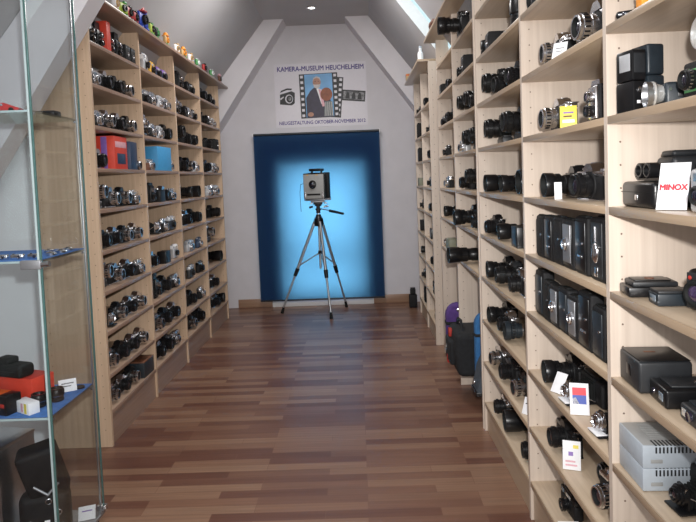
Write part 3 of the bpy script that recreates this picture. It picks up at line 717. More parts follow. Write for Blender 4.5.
# (bookcase, bay, shelf from below, place along it, how many there, kind, x, y, z, turn, size)
DATA = [
('L', 1, 9, 1, 7, 't1', -1.477, 3.511, 2.3306, -0.8, 0.985),
('L', 1, 9, 2, 7, 't3', -1.478, 3.623, 2.3306, 0.3, 0.976),
('L', 1, 9, 3, 7, 'x1', -1.48, 3.708, 2.3306, -1.6, 0.982),
('L', 1, 9, 4, 7, 't1', -1.481, 3.796, 2.3306, -0.9, 0.988),
('L', 1, 9, 5, 7, 't3', -1.477, 3.909, 2.3306, 1.1, 0.993),
('L', 1, 9, 6, 7, 'b1', -1.478, 4.009, 2.3306, -1.1, 1.0),
('L', 1, 9, 7, 7, 'b1', -1.479, 4.106, 2.3306, 0.1, 0.994),
('L', 1, 8, 1, 4, 'r1', -1.479, 3.53, 2.0936, -3.2, 1.117),
('L', 1, 8, 2, 4, 's1', -1.473, 3.7, 2.0936, -1.7, 1.127),
('L', 1, 8, 3, 4, 'k1', -1.479, 3.882, 2.0936, -0.6, 1.127),
('L', 1, 8, 4, 4, 'k3', -1.48, 4.064, 2.0936, 1.0, 1.111),
('L', 1, 7, 1, 4, 'r1', -1.477, 3.536, 1.8566, 1.5, 1.129),
('L', 1, 7, 2, 4, 's2', -1.474, 3.704, 1.8566, 2.0, 1.102),
('L', 1, 7, 3, 4, 's1', -1.481, 3.88, 1.8566, -2.2, 1.112),
('L', 1, 7, 4, 4, 'k3', -1.475, 4.063, 1.8566, 0.4, 1.114),
('L', 1, 6, 1, 4, 's1', -1.476, 3.544, 1.6126, -2.8, 1.106),
('L', 1, 6, 2, 4, 'x2', -1.48, 3.792, 1.6126, 0.7, 1.109),
('L', 1, 6, 3, 4, 'x3', -1.48, 4.013, 1.6126, 3.4, 1.12),
('L', 1, 6, 4, 4, 'l6', -1.474, 4.122, 1.6126, 1.4, 1.115),
('L', 1, 5, 1, 4, 'd1', -1.48, 3.538, 1.3756, 2.6, 1.17),
('L', 1, 5, 2, 4, 's2', -1.475, 3.708, 1.3756, 1.0, 1.18),
('L', 1, 5, 3, 4, 'k3', -1.475, 3.897, 1.3756, 0.1, 1.152),
('L', 1, 5, 4, 4, 'r1', -1.481, 4.074, 1.3756, 1.9, 1.153),
('L', 1, 4, 1, 4, 'k1', -1.476, 3.546, 1.1356, 1.5, 1.062),
('L', 1, 4, 2, 4, 's1', -1.479, 3.716, 1.1356, -1.7, 1.086),
('L', 1, 4, 3, 4, 'k3', -1.478, 3.888, 1.1356, -3.3, 1.059),
('L', 1, 4, 4, 4, 's2', -1.476, 4.067, 1.1356, 1.0, 1.086),
('L', 1, 3, 1, 4, 'd1', -1.477, 3.538, 0.9006, 2.7, 1.186),
('L', 1, 3, 2, 4, 's2', -1.474, 3.705, 0.9006, -1.6, 1.172),
('L', 1, 3, 3, 4, 's1', -1.475, 3.892, 0.9006, -3.4, 1.165),
('L', 1, 3, 4, 4, 'r1', -1.474, 4.072, 0.9006, 0.3, 1.152),
('L', 1, 2, 1, 4, 'f1', -1.476, 3.549, 0.6656, 2.0, 1.084),
('L', 1, 2, 2, 4, 'k3', -1.476, 3.723, 0.6656, 2.1, 1.067),
('L', 1, 2, 3, 4, 's1', -1.478, 3.893, 0.6656, -0.3, 1.072),
('L', 1, 2, 4, 4, 's2', -1.478, 4.066, 0.6656, -0.0, 1.083),
('L', 1, 1, 1, 4, 's2', -1.476, 3.544, 0.4156, -0.4, 1.081),
('L', 1, 1, 2, 4, 'k1', -1.475, 3.716, 0.4156, -2.1, 1.089),
('L', 1, 1, 3, 4, 's1', -1.477, 3.892, 0.4156, -0.3, 1.058),
('L', 1, 1, 4, 4, 's2', -1.478, 4.065, 0.4156, -0.9, 1.058),
('L', 1, 0, 1, 4, 's2', -1.478, 3.541, 0.2056, 0.3, 1.021),
('L', 1, 0, 2, 4, 's1', -1.477, 3.709, 0.2056, 0.4, 1.04),
('L', 1, 0, 3, 4, 'k3', -1.479, 3.875, 0.2056, -1.3, 1.042),
('L', 1, 0, 4, 4, 'x6', -1.473, 4.055, 0.2056, -1.5, 1.04),
('L', 2, 9, 1, 4, 'rw', -1.475, 4.414, 2.3306, 6.4, 1.23),
('L', 2, 9, 2, 4, 'ry', -1.476, 4.55, 2.3306, 0.5, 1.226),
('L', 2, 9, 3, 4, 'rv', -1.476, 4.678, 2.3306, -4.0, 1.235),
('L', 2, 9, 4, 4, 'rv', -1.476, 4.817, 2.3306, -4.2, 1.241),
('L', 2, 8, 1, 4, 'r2', -1.478, 4.359, 2.0936, -3.4, 1.24),
('L', 2, 8, 2, 4, 'r1', -1.475, 4.527, 2.0936, -1.6, 1.243),
('L', 2, 8, 3, 4, 'r4', -1.474, 4.693, 2.0936, -2.1, 1.229),
('L', 2, 8, 4, 4, 'r1', -1.474, 4.864, 2.0936, 0.9, 1.225),
('L', 2, 7, 1, 4, 't2', -1.48, 4.346, 1.8566, -0.5, 1.229),
('L', 2, 7, 2, 4, 'r1', -1.474, 4.503, 1.8566, 1.9, 1.225),
('L', 2, 7, 3, 4, 'r4', -1.48, 4.668, 1.8566, 0.6, 1.229),
('L', 2, 7, 4, 4, 'k1', -1.474, 4.845, 1.8566, -2.2, 1.232),
('L', 2, 6, 1, 3, 'rb', -1.479, 4.411, 1.6126, -5.9, 1.115),
('L', 2, 6, 2, 3, 'x4', -1.475, 4.643, 1.6126, -2.5, 1.114),
('L', 2, 6, 3, 3, 'r4', -1.479, 4.877, 1.6126, 1.3, 1.098),
('L', 2, 5, 1, 4, 't1', -1.475, 4.395, 1.3756, -3.0, 1.113),
('L', 2, 5, 2, 4, 'x7', -1.476, 4.552, 1.3756, -1.8, 1.1),
('L', 2, 5, 3, 4, 's1', -1.476, 4.703, 1.3756, -2.3, 1.117),
('L', 2, 5, 4, 4, 'r1', -1.473, 4.864, 1.3756, -6.5, 1.118),
('L', 2, 4, 1, 3, 'f1', -1.481, 4.484, 1.1356, 5.1, 1.229),
('L', 2, 4, 2, 3, 'r1', -1.48, 4.667, 1.1356, 6.2, 1.221),
('L', 2, 4, 3, 3, 'r6', -1.48, 4.85, 1.1356, 2.9, 1.237),
('L', 2, 3, 1, 3, 's1', -1.475, 4.362, 0.9006, -0.7, 1.098),
('L', 2, 3, 2, 3, 'x7', -1.474, 4.595, 0.9006, -2.2, 1.106),
('L', 2, 3, 3, 3, 'rw', -1.479, 4.887, 0.9006, -4.4, 1.088),
('L', 2, 2, 1, 3, 't3', -1.479, 4.418, 0.6656, 3.2, 1.247),
('L', 2, 2, 2, 3, 'k1', -1.48, 4.639, 0.6656, 5.3, 1.234),
('L', 2, 2, 3, 3, 'r1', -1.479, 4.851, 0.6656, -8.8, 1.219),
('L', 2, 1, 1, 3, 's2', -1.478, 4.412, 0.4156, -4.2, 1.232),
('L', 2, 1, 2, 3, 'k1', -1.481, 4.614, 0.4156, -2.4, 1.235),
('L', 2, 1, 3, 3, 's1', -1.475, 4.812, 0.4156, -3.5, 1.245),
('L', 2, 0, 1, 3, 's1', -1.479, 4.417, 0.2056, -1.4, 1.226),
('L', 2, 0, 2, 3, 'k1', -1.477, 4.611, 0.2056, -5.8, 1.243),
('L', 2, 0, 3, 3, 'r1', -1.479, 4.795, 0.2056, -6.3, 1.247),
('L', 3, 9, 1, 3, 't1', -1.48, 5.288, 2.3306, 2.4, 1.213),
('L', 3, 9, 2, 3, 'k1', -1.48, 5.455, 2.3306, 1.1, 1.214),
('L', 3, 9, 3, 3, 'r3', -1.475, 5.627, 2.3306, -4.7, 1.232),
('L', 3, 8, 1, 4, 't2', -1.477, 5.149, 2.0936, -0.2, 1.242),
('L', 3, 8, 2, 4, 's1', -1.473, 5.313, 2.0936, -3.6, 1.217),
('L', 3, 8, 3, 4, 'r1', -1.474, 5.499, 2.0936, -2.8, 1.249),
('L', 3, 8, 4, 4, 'r3', -1.474, 5.67, 2.0936, 1.9, 1.231),
('L', 3, 7, 1, 3, 'k4', -1.476, 5.229, 1.8566, -3.9, 1.226),
('L', 3, 7, 2, 3, 'k1', -1.478, 5.447, 1.8566, 1.4, 1.226),
('L', 3, 7, 3, 3, 'k5', -1.476, 5.635, 1.8566, -5.9, 1.217),
('L', 3, 6, 1, 3, 'k1', -1.479, 5.286, 1.6126, -0.1, 1.227),
('L', 3, 6, 2, 3, 'k3', -1.474, 5.475, 1.6126, -7.7, 1.226),
('L', 3, 6, 3, 3, 'r4', -1.479, 5.668, 1.6126, 0.7, 1.227),
('L', 3, 5, 1, 2, 's3', -1.478, 5.378, 1.3756, 3.8, 1.229),
('L', 3, 5, 2, 2, 'k6', -1.477, 5.637, 1.3756, -3.0, 1.239),
('L', 3, 4, 1, 2, 's1', -1.479, 5.321, 1.1356, -2.3, 1.23),
('L', 3, 4, 2, 2, 'k5', -1.477, 5.636, 1.1356, -5.1, 1.239),
('L', 3, 3, 1, 2, 'r4', -1.476, 5.334, 0.9006, -7.9, 1.228),
('L', 3, 3, 2, 2, 'r5', -1.48, 5.669, 0.9006, 5.1, 1.227),
('L', 3, 2, 1, 2, 'r6', -1.479, 5.339, 0.6656, 5.4, 1.222),
('L', 3, 2, 2, 2, 'r3', -1.474, 5.65, 0.6656, -1.6, 1.243),
('L', 3, 1, 1, 2, 'k1', -1.48, 5.353, 0.4156, 1.6, 1.242),
('L', 3, 1, 2, 2, 'r1', -1.479, 5.665, 0.4156, 1.7, 1.234),
('L', 3, 0, 1, 2, 'k3', -1.478, 5.3, 0.2056, -7.3, 1.213),
('L', 3, 0, 2, 2, 'k1', -1.479, 5.587, 0.2056, -6.7, 1.214),
('L', 4, 9, 1, 3, 'k1', -1.474, 6.074, 2.3306, -7.5, 1.246),
('L', 4, 9, 2, 3, 's1', -1.473, 6.275, 2.3306, -6.1, 1.244),
('L', 4, 9, 3, 3, 'r2', -1.48, 6.454, 2.3306, -7.1, 1.238),
('L', 4, 8, 1, 3, 'k1', -1.481, 6.116, 2.0936, 4.4, 1.234),
('L', 4, 8, 2, 3, 'r1', -1.473, 6.3, 2.0936, 3.8, 1.241),
('L', 4, 8, 3, 3, 'r4', -1.479, 6.461, 2.0936, -0.8, 1.217),
('L', 4, 7, 1, 2, 'k1', -1.48, 6.225, 1.8566, 3.0, 1.088),
('L', 4, 7, 2, 2, 'b1', -1.478, 6.488, 1.8566, -1.4, 1.114),
('L', 4, 6, 1, 3, 's1', -1.474, 6.103, 1.6126, -5.1, 1.222),
('L', 4, 6, 2, 3, 'r4', -1.479, 6.292, 1.6126, 0.9, 1.227),
('L', 4, 6, 3, 3, 'r1', -1.476, 6.454, 1.6126, -3.1, 1.226),
('L', 4, 5, 1, 3, 'r4', -1.474, 6.116, 1.3756, -2.3, 1.231),
('L', 4, 5, 2, 3, 'r1', -1.476, 6.304, 1.3756, 6.6, 1.241),
('L', 4, 5, 3, 3, 'r4', -1.479, 6.453, 1.3756, -6.4, 1.241),
('L', 4, 4, 1, 1, 'k5', -1.477, 6.432, 1.1356, 1.8, 1.231),
('L', 4, 3, 1, 1, 'd1', -1.48, 6.15, 0.9006, 1.3, 1.218),
('L', 4, 2, 1, 1, 'k6', -1.479, 6.415, 0.6656, -7.5, 1.247),
('L', 4, 1, 1, 1, 's1', -1.477, 6.222, 0.4156, -0.7, 1.239),
('L', 4, 0, 1, 2, 's1', -1.475, 6.236, 0.2056, -6.0, 1.22),
('L', 4, 0, 2, 2, 'k2', -1.476, 6.444, 0.2056, 0.4, 1.221),
('N', 3, 8, 1, 3, 'l5', 0.716, 2.744, 2.1416, 178.5, 1.096),
('N', 3, 8, 2, 3, 'b2', 0.711, 3.197, 2.1416, 178.4, 1.115),
('N', 3, 8, 3, 3, 'l1', 0.71, 3.347, 2.1416, 179.3, 1.094),
('N', 3, 7, 1, 3, 'k1', 0.712, 2.809, 1.8896, 188.6, 1.227),
('N', 3, 7, 2, 3, 'k5', 0.711, 3.073, 1.8896, 186.2, 1.225),
('N', 3, 7, 3, 3, 'k4', 0.709, 3.321, 1.8896, 176.6, 1.25),
('N', 3, 6, 1, 2, 'k4', 0.713, 2.919, 1.6436, 181.3, 1.23),
('N', 3, 6, 2, 2, 'k4', 0.715, 3.323, 1.6436, 175.6, 1.233),
('N', 3, 5, 1, 3, 'l3', 0.714, 2.661, 1.3936, 180.1, 1.195),
('N', 3, 5, 2, 3, 's3', 0.714, 2.982, 1.3936, 182.6, 1.199),
('N', 3, 5, 3, 3, 'k6', 0.71, 3.322, 1.3936, 181.5, 1.172),
('N', 3, 4, 1, 3, 'x7', 0.713, 2.746, 1.1556, 178.3, 1.119),
('N', 3, 4, 2, 3, 'l2', 0.71, 3.038, 1.1556, 177.2, 1.093),
('N', 3, 4, 3, 3, 'k1', 0.709, 3.328, 1.1556, 184.9, 1.11),
('N', 3, 3, 1, 3, 's1', 0.715, 2.863, 0.9116, 175.3, 1.222),
('N', 3, 3, 2, 3, 'k5', 0.711, 3.131, 0.9116, 175.2, 1.228),
('N', 3, 3, 3, 3, 'k2', 0.709, 3.329, 0.9116, 177.3, 1.216),
('N', 3, 2, 1, 3, 'l4', 0.71, 2.961, 0.6606, 177.3, 1.177),
('N', 3, 2, 2, 3, 's1', 0.713, 3.105, 0.6606, 179.7, 1.164),
('N', 3, 2, 3, 3, 'k2', 0.711, 3.32, 0.6606, 183.6, 1.181),
('N', 3, 1, 1, 3, 'k3', 0.713, 2.839, 0.4126, 185.6, 1.248),
('N', 3, 1, 2, 3, 'k1', 0.712, 3.084, 0.4126, 182.7, 1.217),
('N', 3, 1, 3, 3, 's2', 0.713, 3.317, 0.4126, 184.6, 1.217),
('N', 3, 0, 1, 3, 'k1', 0.715, 2.704, 0.1726, 174.8, 1.167),
('N', 3, 0, 2, 3, 'l3', 0.711, 3.014, 0.1726, 176.5, 1.192),
('N', 3, 0, 3, 3, 's1', 0.71, 3.23, 0.1726, 176.9, 1.188),
('M', 1, 8, 1, 2, 'b1', 0.709, 3.911, 2.1416, 178.8, 1.095),
('M', 1, 8, 2, 2, 'k5', 0.711, 4.117, 2.1416, 176.9, 1.109),
('M', 1, 7, 1, 3, 'k1', 0.704, 3.67, 1.8896, 180.2, 1.231),
('M', 1, 7, 2, 3, 'k4', 0.709, 3.876, 1.8896, 181.3, 1.238),
('M', 1, 7, 3, 3, 'k4', 0.704, 4.095, 1.8896, 180.0, 1.237),
('M', 1, 6, 1, 3, 'k4', 0.704, 3.717, 1.6436, 178.9, 1.246),
('M', 1, 6, 2, 3, 'k4', 0.704, 3.935, 1.6436, 178.5, 1.247),
('M', 1, 6, 3, 3, 'r4', 0.706, 4.113, 1.6436, 186.7, 1.24),
('M', 1, 5, 1, 2, 'k4', 0.707, 3.882, 1.3936, 179.4, 1.237),
('M', 1, 5, 2, 2, 'k1', 0.705, 4.101, 1.3936, 181.7, 1.219),
('M', 2, 8, 1, 2, 'k1', 0.709, 4.586, 2.1416, 187.9, 1.112),
('M', 2, 8, 2, 2, 'b2', 0.709, 4.938, 2.1416, 179.7, 1.098),
('M', 2, 7, 1, 2, 'k1', 0.706, 4.638, 1.8896, 184.7, 1.245),
('M', 2, 7, 2, 2, 'r3', 0.707, 4.897, 1.8896, 188.3, 1.222),
('M', 2, 6, 1, 1, 'r3', 0.706, 4.858, 1.6436, 176.7, 1.225),
('M', 2, 5, 1, 1, 'r1', 0.707, 4.846, 1.3936, 182.5, 1.241),
('M', 2, 4, 1, 1, 'k2', 0.71, 4.881, 1.1556, 183.4, 1.217),
('M', 2, 3, 1, 2, 'x9', 0.704, 4.729, 0.9116, 181.8, 1.09),
('M', 2, 3, 2, 2, 'l6', 0.709, 4.958, 0.9116, 177.8, 1.093),
('F', 1, 8, 1, 1, 'k1', 0.666, 5.704, 2.1416, 186.0, 1.24),
('F', 1, 7, 1, 1, 'r3', 0.669, 5.623, 1.8896, 175.9, 1.235),
('F', 1, 6, 1, 1, 'k1', 0.666, 5.518, 1.6436, 186.7, 1.22),
('F', 1, 5, 1, 1, 'r3', 0.668, 5.669, 1.3936, 180.6, 1.22),
('F', 1, 4, 1, 1, 'k1', 0.669, 5.569, 1.1556, 185.0, 1.214),
('F', 1, 3, 1, 1, 'x7', 0.67, 5.564, 0.9116, 177.6, 1.118),
('F', 1, 2, 1, 1, 'k1', 0.667, 5.545, 0.6606, 182.9, 1.234),
('F', 1, 1, 1, 1, 'b1', 0.671, 5.465, 0.4126, 178.9, 1.109),
('F', 1, 0, 1, 1, 'k3', 0.67, 5.374, 0.1726, 184.2, 1.231),
('F', 2, 8, 1, 1, 'r3', 0.669, 6.429, 2.1416, 179.4, 1.213),
('F', 2, 7, 1, 1, 'c1', 0.668, 6.445, 1.8896, 177.8, 1.103),
('F', 2, 6, 1, 1, 'c5', 0.667, 6.415, 1.6436, 179.8, 1.093),
('F', 2, 5, 1, 1, 'x9', 0.663, 6.39, 1.3936, 179.8, 1.103),
('F', 2, 4, 1, 1, 'r3', 0.667, 6.362, 1.1556, 178.7, 1.234),
('F', 2, 3, 1, 1, 'b1', 0.67, 6.439, 0.9116, 176.3, 1.091),
('F', 2, 2, 1, 1, 'k1', 0.668, 6.413, 0.6606, 176.3, 1.214),
('F', 2, 1, 1, 1, 'r3', 0.665, 6.377, 0.4126, 183.2, 1.215),
('F', 2, 0, 1, 1, 'c1', 0.67, 6.259, 0.1726, 179.7, 1.097),
('T', 0, 0, 1, 15, 'y6', -1.412, 3.726, 2.5756, 6.8, 1.09),
('T', 0, 0, 2, 15, 'y1', -1.412, 3.836, 2.5756, -11.6, 1.12),
('T', 0, 0, 3, 15, 'y2', -1.412, 3.946, 2.5756, 0.0, 1.14),
('T', 0, 0, 4, 15, 'y2', -1.412, 4.056, 2.5756, 2.9, 1.1),
('T', 0, 0, 5, 15, 'y3', -1.412, 4.216, 2.5756, -6.4, 1.7),
('T', 0, 0, 6, 15, 'y1', -1.412, 4.376, 2.5756, 5.2, 1.14),
('T', 0, 0, 7, 15, 'y4', -1.412, 4.486, 2.5756, 6.5, 1.04),
('T', 0, 0, 8, 15, 'y5', -1.412, 4.707, 2.5756, 3.9, 1.05),
('T', 0, 0, 9, 15, 'y6', -1.412, 4.969, 2.5756, -12.3, 0.96),
('T', 0, 0, 10, 15, 'y5', -1.412, 5.171, 2.5756, -13.1, 0.99),
('T', 0, 0, 11, 15, 'y6', -1.412, 5.39, 2.5756, -11.0, 1.05),
('T', 0, 0, 12, 15, 'y7', -1.412, 5.629, 2.5756, 2.5, 1.06),
('T', 0, 0, 13, 15, 'y2', -1.412, 5.889, 2.5756, -4.4, 1.08),
('T', 0, 0, 14, 15, 'y7', -1.412, 6.176, 2.5756, -7.4, 1.04),
('T', 0, 0, 15, 15, 'y8', -1.412, 6.54, 2.5756, 3.9, 1.03),
]

BAYN = {'L': {1: 'first bay of left bookcase', 2: 'second bay of left bookcase', 3: 'third bay of left bookcase', 4: 'last bay of left bookcase'},
        'N': {3: 'third bay of right bookcase', 2: 'second bay of right bookcase'},
        'M': {1: 'first bay of middle bookcase', 2: 'second bay of middle bookcase'},
        'F': {1: 'first bay of far bookcase', 2: 'last bay of far bookcase'}}
def where(case, bay, r, pos, n):
    top = {'L': 10, 'N': 10, 'M': 10, 'F': 9}[case]
    sh = 'top shelf' if case == 'L' and r == 9 else 'bottom shelf' if r == 0 else ORD[r+1] + ' shelf up'
    at = 'alone' if n == 1 else 'front' if pos == 1 else 'end' if pos == n else ORD[pos]
    return (at, sh, BAYN[case][bay])
for (case, bay, r, pos, n, k, x, y, z, rz, sc) in DATA:
    look = PR[k] if False else None
    proto_look = PR[k][1]
    if case == 'T':
        lab = '%s, %s from the front along the top of left bookcase' % (proto_look, ORD[pos])
    else:
        at, sh, bn = where(case, bay, r, pos, n)
        lab = '%s, %s on %s, %s' % (proto_look, at if at == 'alone' else at + (' one' if at in ('front', 'end') else ' in'), sh, bn)
        if len(lab.replace(',', '').split()) > 16: lab = '%s, %s on %s, %s' % (proto_look, at, sh.replace(' shelf up', ' shelf'), bn)
    small = k[0] in 'skrdf'      # bigger-bodied makes stand taller
    place(k, x, y, z, rz, sc, lab, (1.16 if case == 'L' else 1.08 if case == 'N' else 1.) if small else 1.)

# ------------------------------------------------------------------ second bay of the right bookcase, piece by piece
def put(k, x, y, z, rz, label, sc=1.):
    return place(k, x, y, z + .0006, rz, sc, label)
Z = RZS
put('l4', .715, 2.44, Z[8], 180, 'short black lens at the far end of the top visible shelf, second right bay')
put('s2', .715, 2.30, Z[7], 176, 'silver reflex camera with chrome lens beside a white tag, upper shelf of second bay', 1.3)
put('s2', .712, 1.94, Z[7], 182, 'big silver reflex camera with ringed lens in front of the faintly printed white tag', 1.5)
put('s2', .708, 2.30, Z[6], 178, 'chrome reflex camera with wide silver lens next to the yellow card', 1.35)
put('t2', .722, 1.90, Z[6], 178, 'tall twin-lens camera with chrome front standing just in front of the yellow card', 1.0)
put('k2', .716, 2.31, Z[5], 178, 'dark reflex camera with thick black lens beside a white strip, level with the sign', 1.3)
put('s1', .716, 2.00, Z[5], 184, 'silver-topped reflex camera with black ringed lens in front of the white strip', 1.35)
for k, y, lab, sc in (('c1', 2.40, 'rearmost shut black folding camera in the upper row of upright folders', 1.05), ('c2', 2.295, 'second from the back of the upper row of upright folders', .98), ('c1', 2.19, 'middle shut black folding camera of the upper row, plain leather face', 1.1),
                      ('c3', 2.085, 'plate camera with bright shutter plate in the middle of the upper row', 1.05), ('c2', 1.965, 'tall black folder just behind the one with the oval emblem', 1.08), ('c4', 1.83, 'broad black camera with long oval chrome emblem, front of the upper row', 1.)):
    put(k, .722, y, Z[4], 180, lab, sc*1.06)
for k, y, lab, sc in (('c5', 2.43, 'rearmost slim folder in the lower row of upright folders', 1.3), ('c1', 2.335, 'second from the back of the lower row of upright folders', 1.0), ('c3', 2.24, 'plate camera with chrome shutter in the lower row of upright folders', .95),
                      ('c5', 2.145, 'slim slate folder behind the chrome-trimmed one in the lower row', 1.15), ('c3', 2.05, 'front plate camera with chrome shutter, lower row of upright folders', .95), ('c2', 1.945, 'tall folder second from the front of the lower row', 1.08), ('c5', 1.835, 'low slate-black folder at the front of the lower row', 1.15)):
    put(k, .722, y, Z[3], 180, lab, sc*1.06)
put('k2', .712, 2.34, Z[2], 176, 'black reflex camera with wide flared lens behind the card with the coloured picture', 1.25)
put('f3', .708, 2.13, Z[2], 184, 'opened folding camera with white label on its bed, behind the coloured picture card', 1.15)
put('f3', .712, 1.86, Z[2], 184, 'opened folding camera with white label, in front of the coloured picture card', 1.15)
put('k1', .716, 2.30, Z[1], 180, 'black ringed-lens reflex camera behind the cream card with violet print', 1.25)
put('k1', .80, 2.02, Z[1], 180, 'black camera lying deeper on the shelf, beside the cream card', 1.1)
put('s2', .722, 1.86, Z[1], 186, 'silver-lensed camera at the front of the shelf with the cream card', 1.25)
put('r3', .745, 2.27, Z[0], 182, 'small black viewfinder camera alone behind the white card on the bottom shelf', 1.2)

def sign(label, loc, rz, w, h, tilt, parts, sheet='paper', t=.0012):
    root = thing('sign_card', label, 'card', (loc[0], loc[1], loc[2]+.0012), rz)
    inner = P().box((-t, 0), (-w/2, w/2), (0, h), .0003).build('card_sheet', sheet, root); inner.rotation_euler = (0, -tilt, 0)
    for nm, pts, m in parts:        # rectangles/polygons on the sheet, in width and height fractions
        p = P(); p.prism([((a-.5)*w, b*h) for a, b in pts], 0, .0001, .0005); o = p.build(nm, m, root, smooth=False); o.rotation_euler = (0, -tilt, 0)
    return root
def rect(a, b, c, d): return [(a, c), (b, c), (b, d), (a, d)]
def text_mesh(body, size, m, parent, mat4, name='lettering', bold=.0, sx=1.):
    cu = bpy.data.curves.new('lettering', 'FONT'); cu.body = body; cu.size = size; cu.align_x = 'CENTER'; cu.extrude = .0004
    cu.resolution_u = 3
    o = bpy.data.objects.new('lettering_source', cu); C.objects.link(o)
    dg = bpy.context.evaluated_depsgraph_get()
    me = bpy.data.meshes.new_from_object(o.evaluated_get(dg))
    bpy.data.objects.remove(o); bpy.data.curves.remove(cu)
    me.materials.clear(); me.materials.append(M[m])
    if bold > 0:        # heavier strokes: the outline repeated a little to each side
        src = bmesh.new(); src.from_mesh(me); all_ = bmesh.new()
        for k, (dx, dy) in enumerate(((0, 0), (-1, 0), (1, 0), (0, 1), (0, -1))):
            vm = {v: all_.verts.new((v.co.x + dx*bold, v.co.y + dy*bold, v.co.z + k*.00002)) for v in src.verts}
            for f in src.faces: all_.faces.new([vm[v] for v in f.verts])
        all_.to_mesh(me); all_.free(); src.free()
    me.transform(mat4 @ Matrix.Diagonal((sx, 1, 1, 1)))
    n = bpy.data.objects.new(name, me); C.objects.link(n); n.parent = parent
    return n
# white sign with red word: faces the viewer
def yz_text(root, body, size, m, z, tilt, y=0., bold=0., name='lettering', sx=1.):
    # text lies in the card plane (faces local +x, runs along +y)
    o = text_mesh(body, size, m, root, Matrix.Translation((.0006, y, z)) @ Matrix(((0, 0, 1, 0), (1, 0, 0, 0), (0, 1, 0, 0), (0, 0, 0, 1))), name, bold, sx)
    o.rotation_euler = (0, -tilt, 0); return o
s = sign('white sign reading MINOX in red, leaning against the black case', (.748, 1.440, Z[5]+.001), math.radians(-134), .068, .120, .36, [])
yz_text(s, 'MINOX', .0205, 'redink', .050, .36, bold=.0012, sx=.90)
sign('white card with a red and blue picture, leaning among the folding cameras', (.735, 2.02, Z[2]+.001), math.radians(-105), .062, .105, .3,
     [('printed_picture', rect(.14, .86, .62, .86), 'redink'), ('printed_picture', rect(.14, .86, .34, .62), 'blueink'), ('printed_picture', [(.14, .34), (.5, .34), (.3, .55), (.14, .5)], 'paper')])
sign('small blank white card leaning behind the red and blue picture card', (.722, 2.235, Z[2]+.001), math.radians(-150), .05, .08, .55, [])
sign('cream card with violet print and yellow stamp on the second shelf up', (.742, 2.13, Z[1]+.001), math.radians(-110), .062, .10, .3,
     [('printed_stamp', rect(.58, .88, .74, .86), 'yellow2'), ('printed_emblem', rect(.32, .58, .48, .62), 'violet'), ('printed_line', rect(.15, .7, .26, .32), 'pink'), ('printed_line', rect(.15, .8, .13, .19), 'pink')])
sign('white card lying tilted at the front of the bottom shelf of second bay', (.735, 2.12, Z[0]+.001), math.radians(-95), .075, .06, 1.2, [('printed_emblem', rect(.42, .58, .4, .6), 'ink')])
sign('yellow card between the two chrome cameras on the third shelf down', (.735, 2.08, Z[6]+.001), math.radians(-110), .055, .075, .12,
     [('printed_line', rect(.2, .8, .65, .72), 'violet'), ('printed_line', rect(.2, .7, .48, .55), 'brown'), ('printed_line', rect(.15, .85, .22, .36), 'paper')], 'yellow2')
sign('white tag with faint print leaning between the two cameras near the top', (.722, 2.13, Z[7]+.001), math.radians(-130), .05, .062, .4, [('printed_line', rect(.2, .8, .6, .64), 'neg'), ('printed_line', rect(.2, .7, .4, .44), 'neg')])
sign('narrow white strip standing between the two cameras on the sign level', (.724, 2.165, Z[5]+.001), math.radians(-95), .026, .062, .05, [])
sign('white label on the shelf beside the long lying lens, third bay', (.80, 2.60, Z[4]+.001), math.radians(-100), .05, .09, .1, [('printed_mark', rect(.5, .8, .1, .3), 'black')])
sign('white card leaning at the end of the second shelf up, third bay', (.722, 2.64, Z[1]+.001), math.radians(-140), .05, .075, .4, [('printed_line', rect(.2, .8, .6, .66), 'neg')])

# big pieces in the first bay of the middle bookcase
put('k2', .560, 3.90, Z[9], 178, 'large camera with huge round black lens overhanging the uppermost shelf of the middle bookcase', 1.55)
put('k2', .640, 3.98, Z[4], 180, 'large black camera with wide round hood, shelf above the long lens, middle bookcase', 1.5)
put('k5', .70, 3.68, Z[4], 180, 'black gripped camera in front of the wide-hooded one in the middle bookcase', 1.3)
put('k6', .590, 3.95, Z[3], 184, 'huge black telephoto camera overhanging the lowest filled shelf of the middle bookcase', 1.4)
# ------------------------------------------------------------------ first bay of the right bookcase
def obj3(name, label, cat, loc, rz=0., group=None): return thing(name, label, cat, loc, math.radians(rz), group)
# top: flat camera and film cartons
t = obj3('subminiature_camera', 'flat black and silver subminiature camera at the edge of the top visible shelf', 'camera', (.748, 1.60, Z[7]+.001), -28)
P().box((-.05, .05), (-.016, .016), (0, .020), .008, seg=3).build('body', 'black', t)
P().box((-.044, .044), (-.0165, -.0145), (.007, .012), .0008).build('trim_band', 'chrome', t)
P().lathe([(0, .005), (.003, .005), (.002, .003)], (-.03, -.016, .012), (0, -1, 0), 14).build('lens', 'lens', t)
for i, (c, y, w, lab) in enumerate((('orange2', 1.522, .03, 'orange film carton above the flat camera on the top visible shelf'), ('paper', 1.478, .035, 'white and blue film carton beside the orange one'), ('bluegrey', 1.425, .04, 'dark film carton nearest on the top visible shelf'))):
    t = obj3('film_carton', lab, 'box', (.716+.012*i, y, Z[7]+.001), 0, 'film cartons on the top visible shelf')
    P().box((0, .045), (-w/2, w/2), (0, .075), .001).build('carton', c, t)
    P().box((-.0004, .0454), (-w/2-.0004, w/2+.0004), (.030, .045), .0002).build('printed_band', ('yellow', 'cyan', 'black')[i], t)
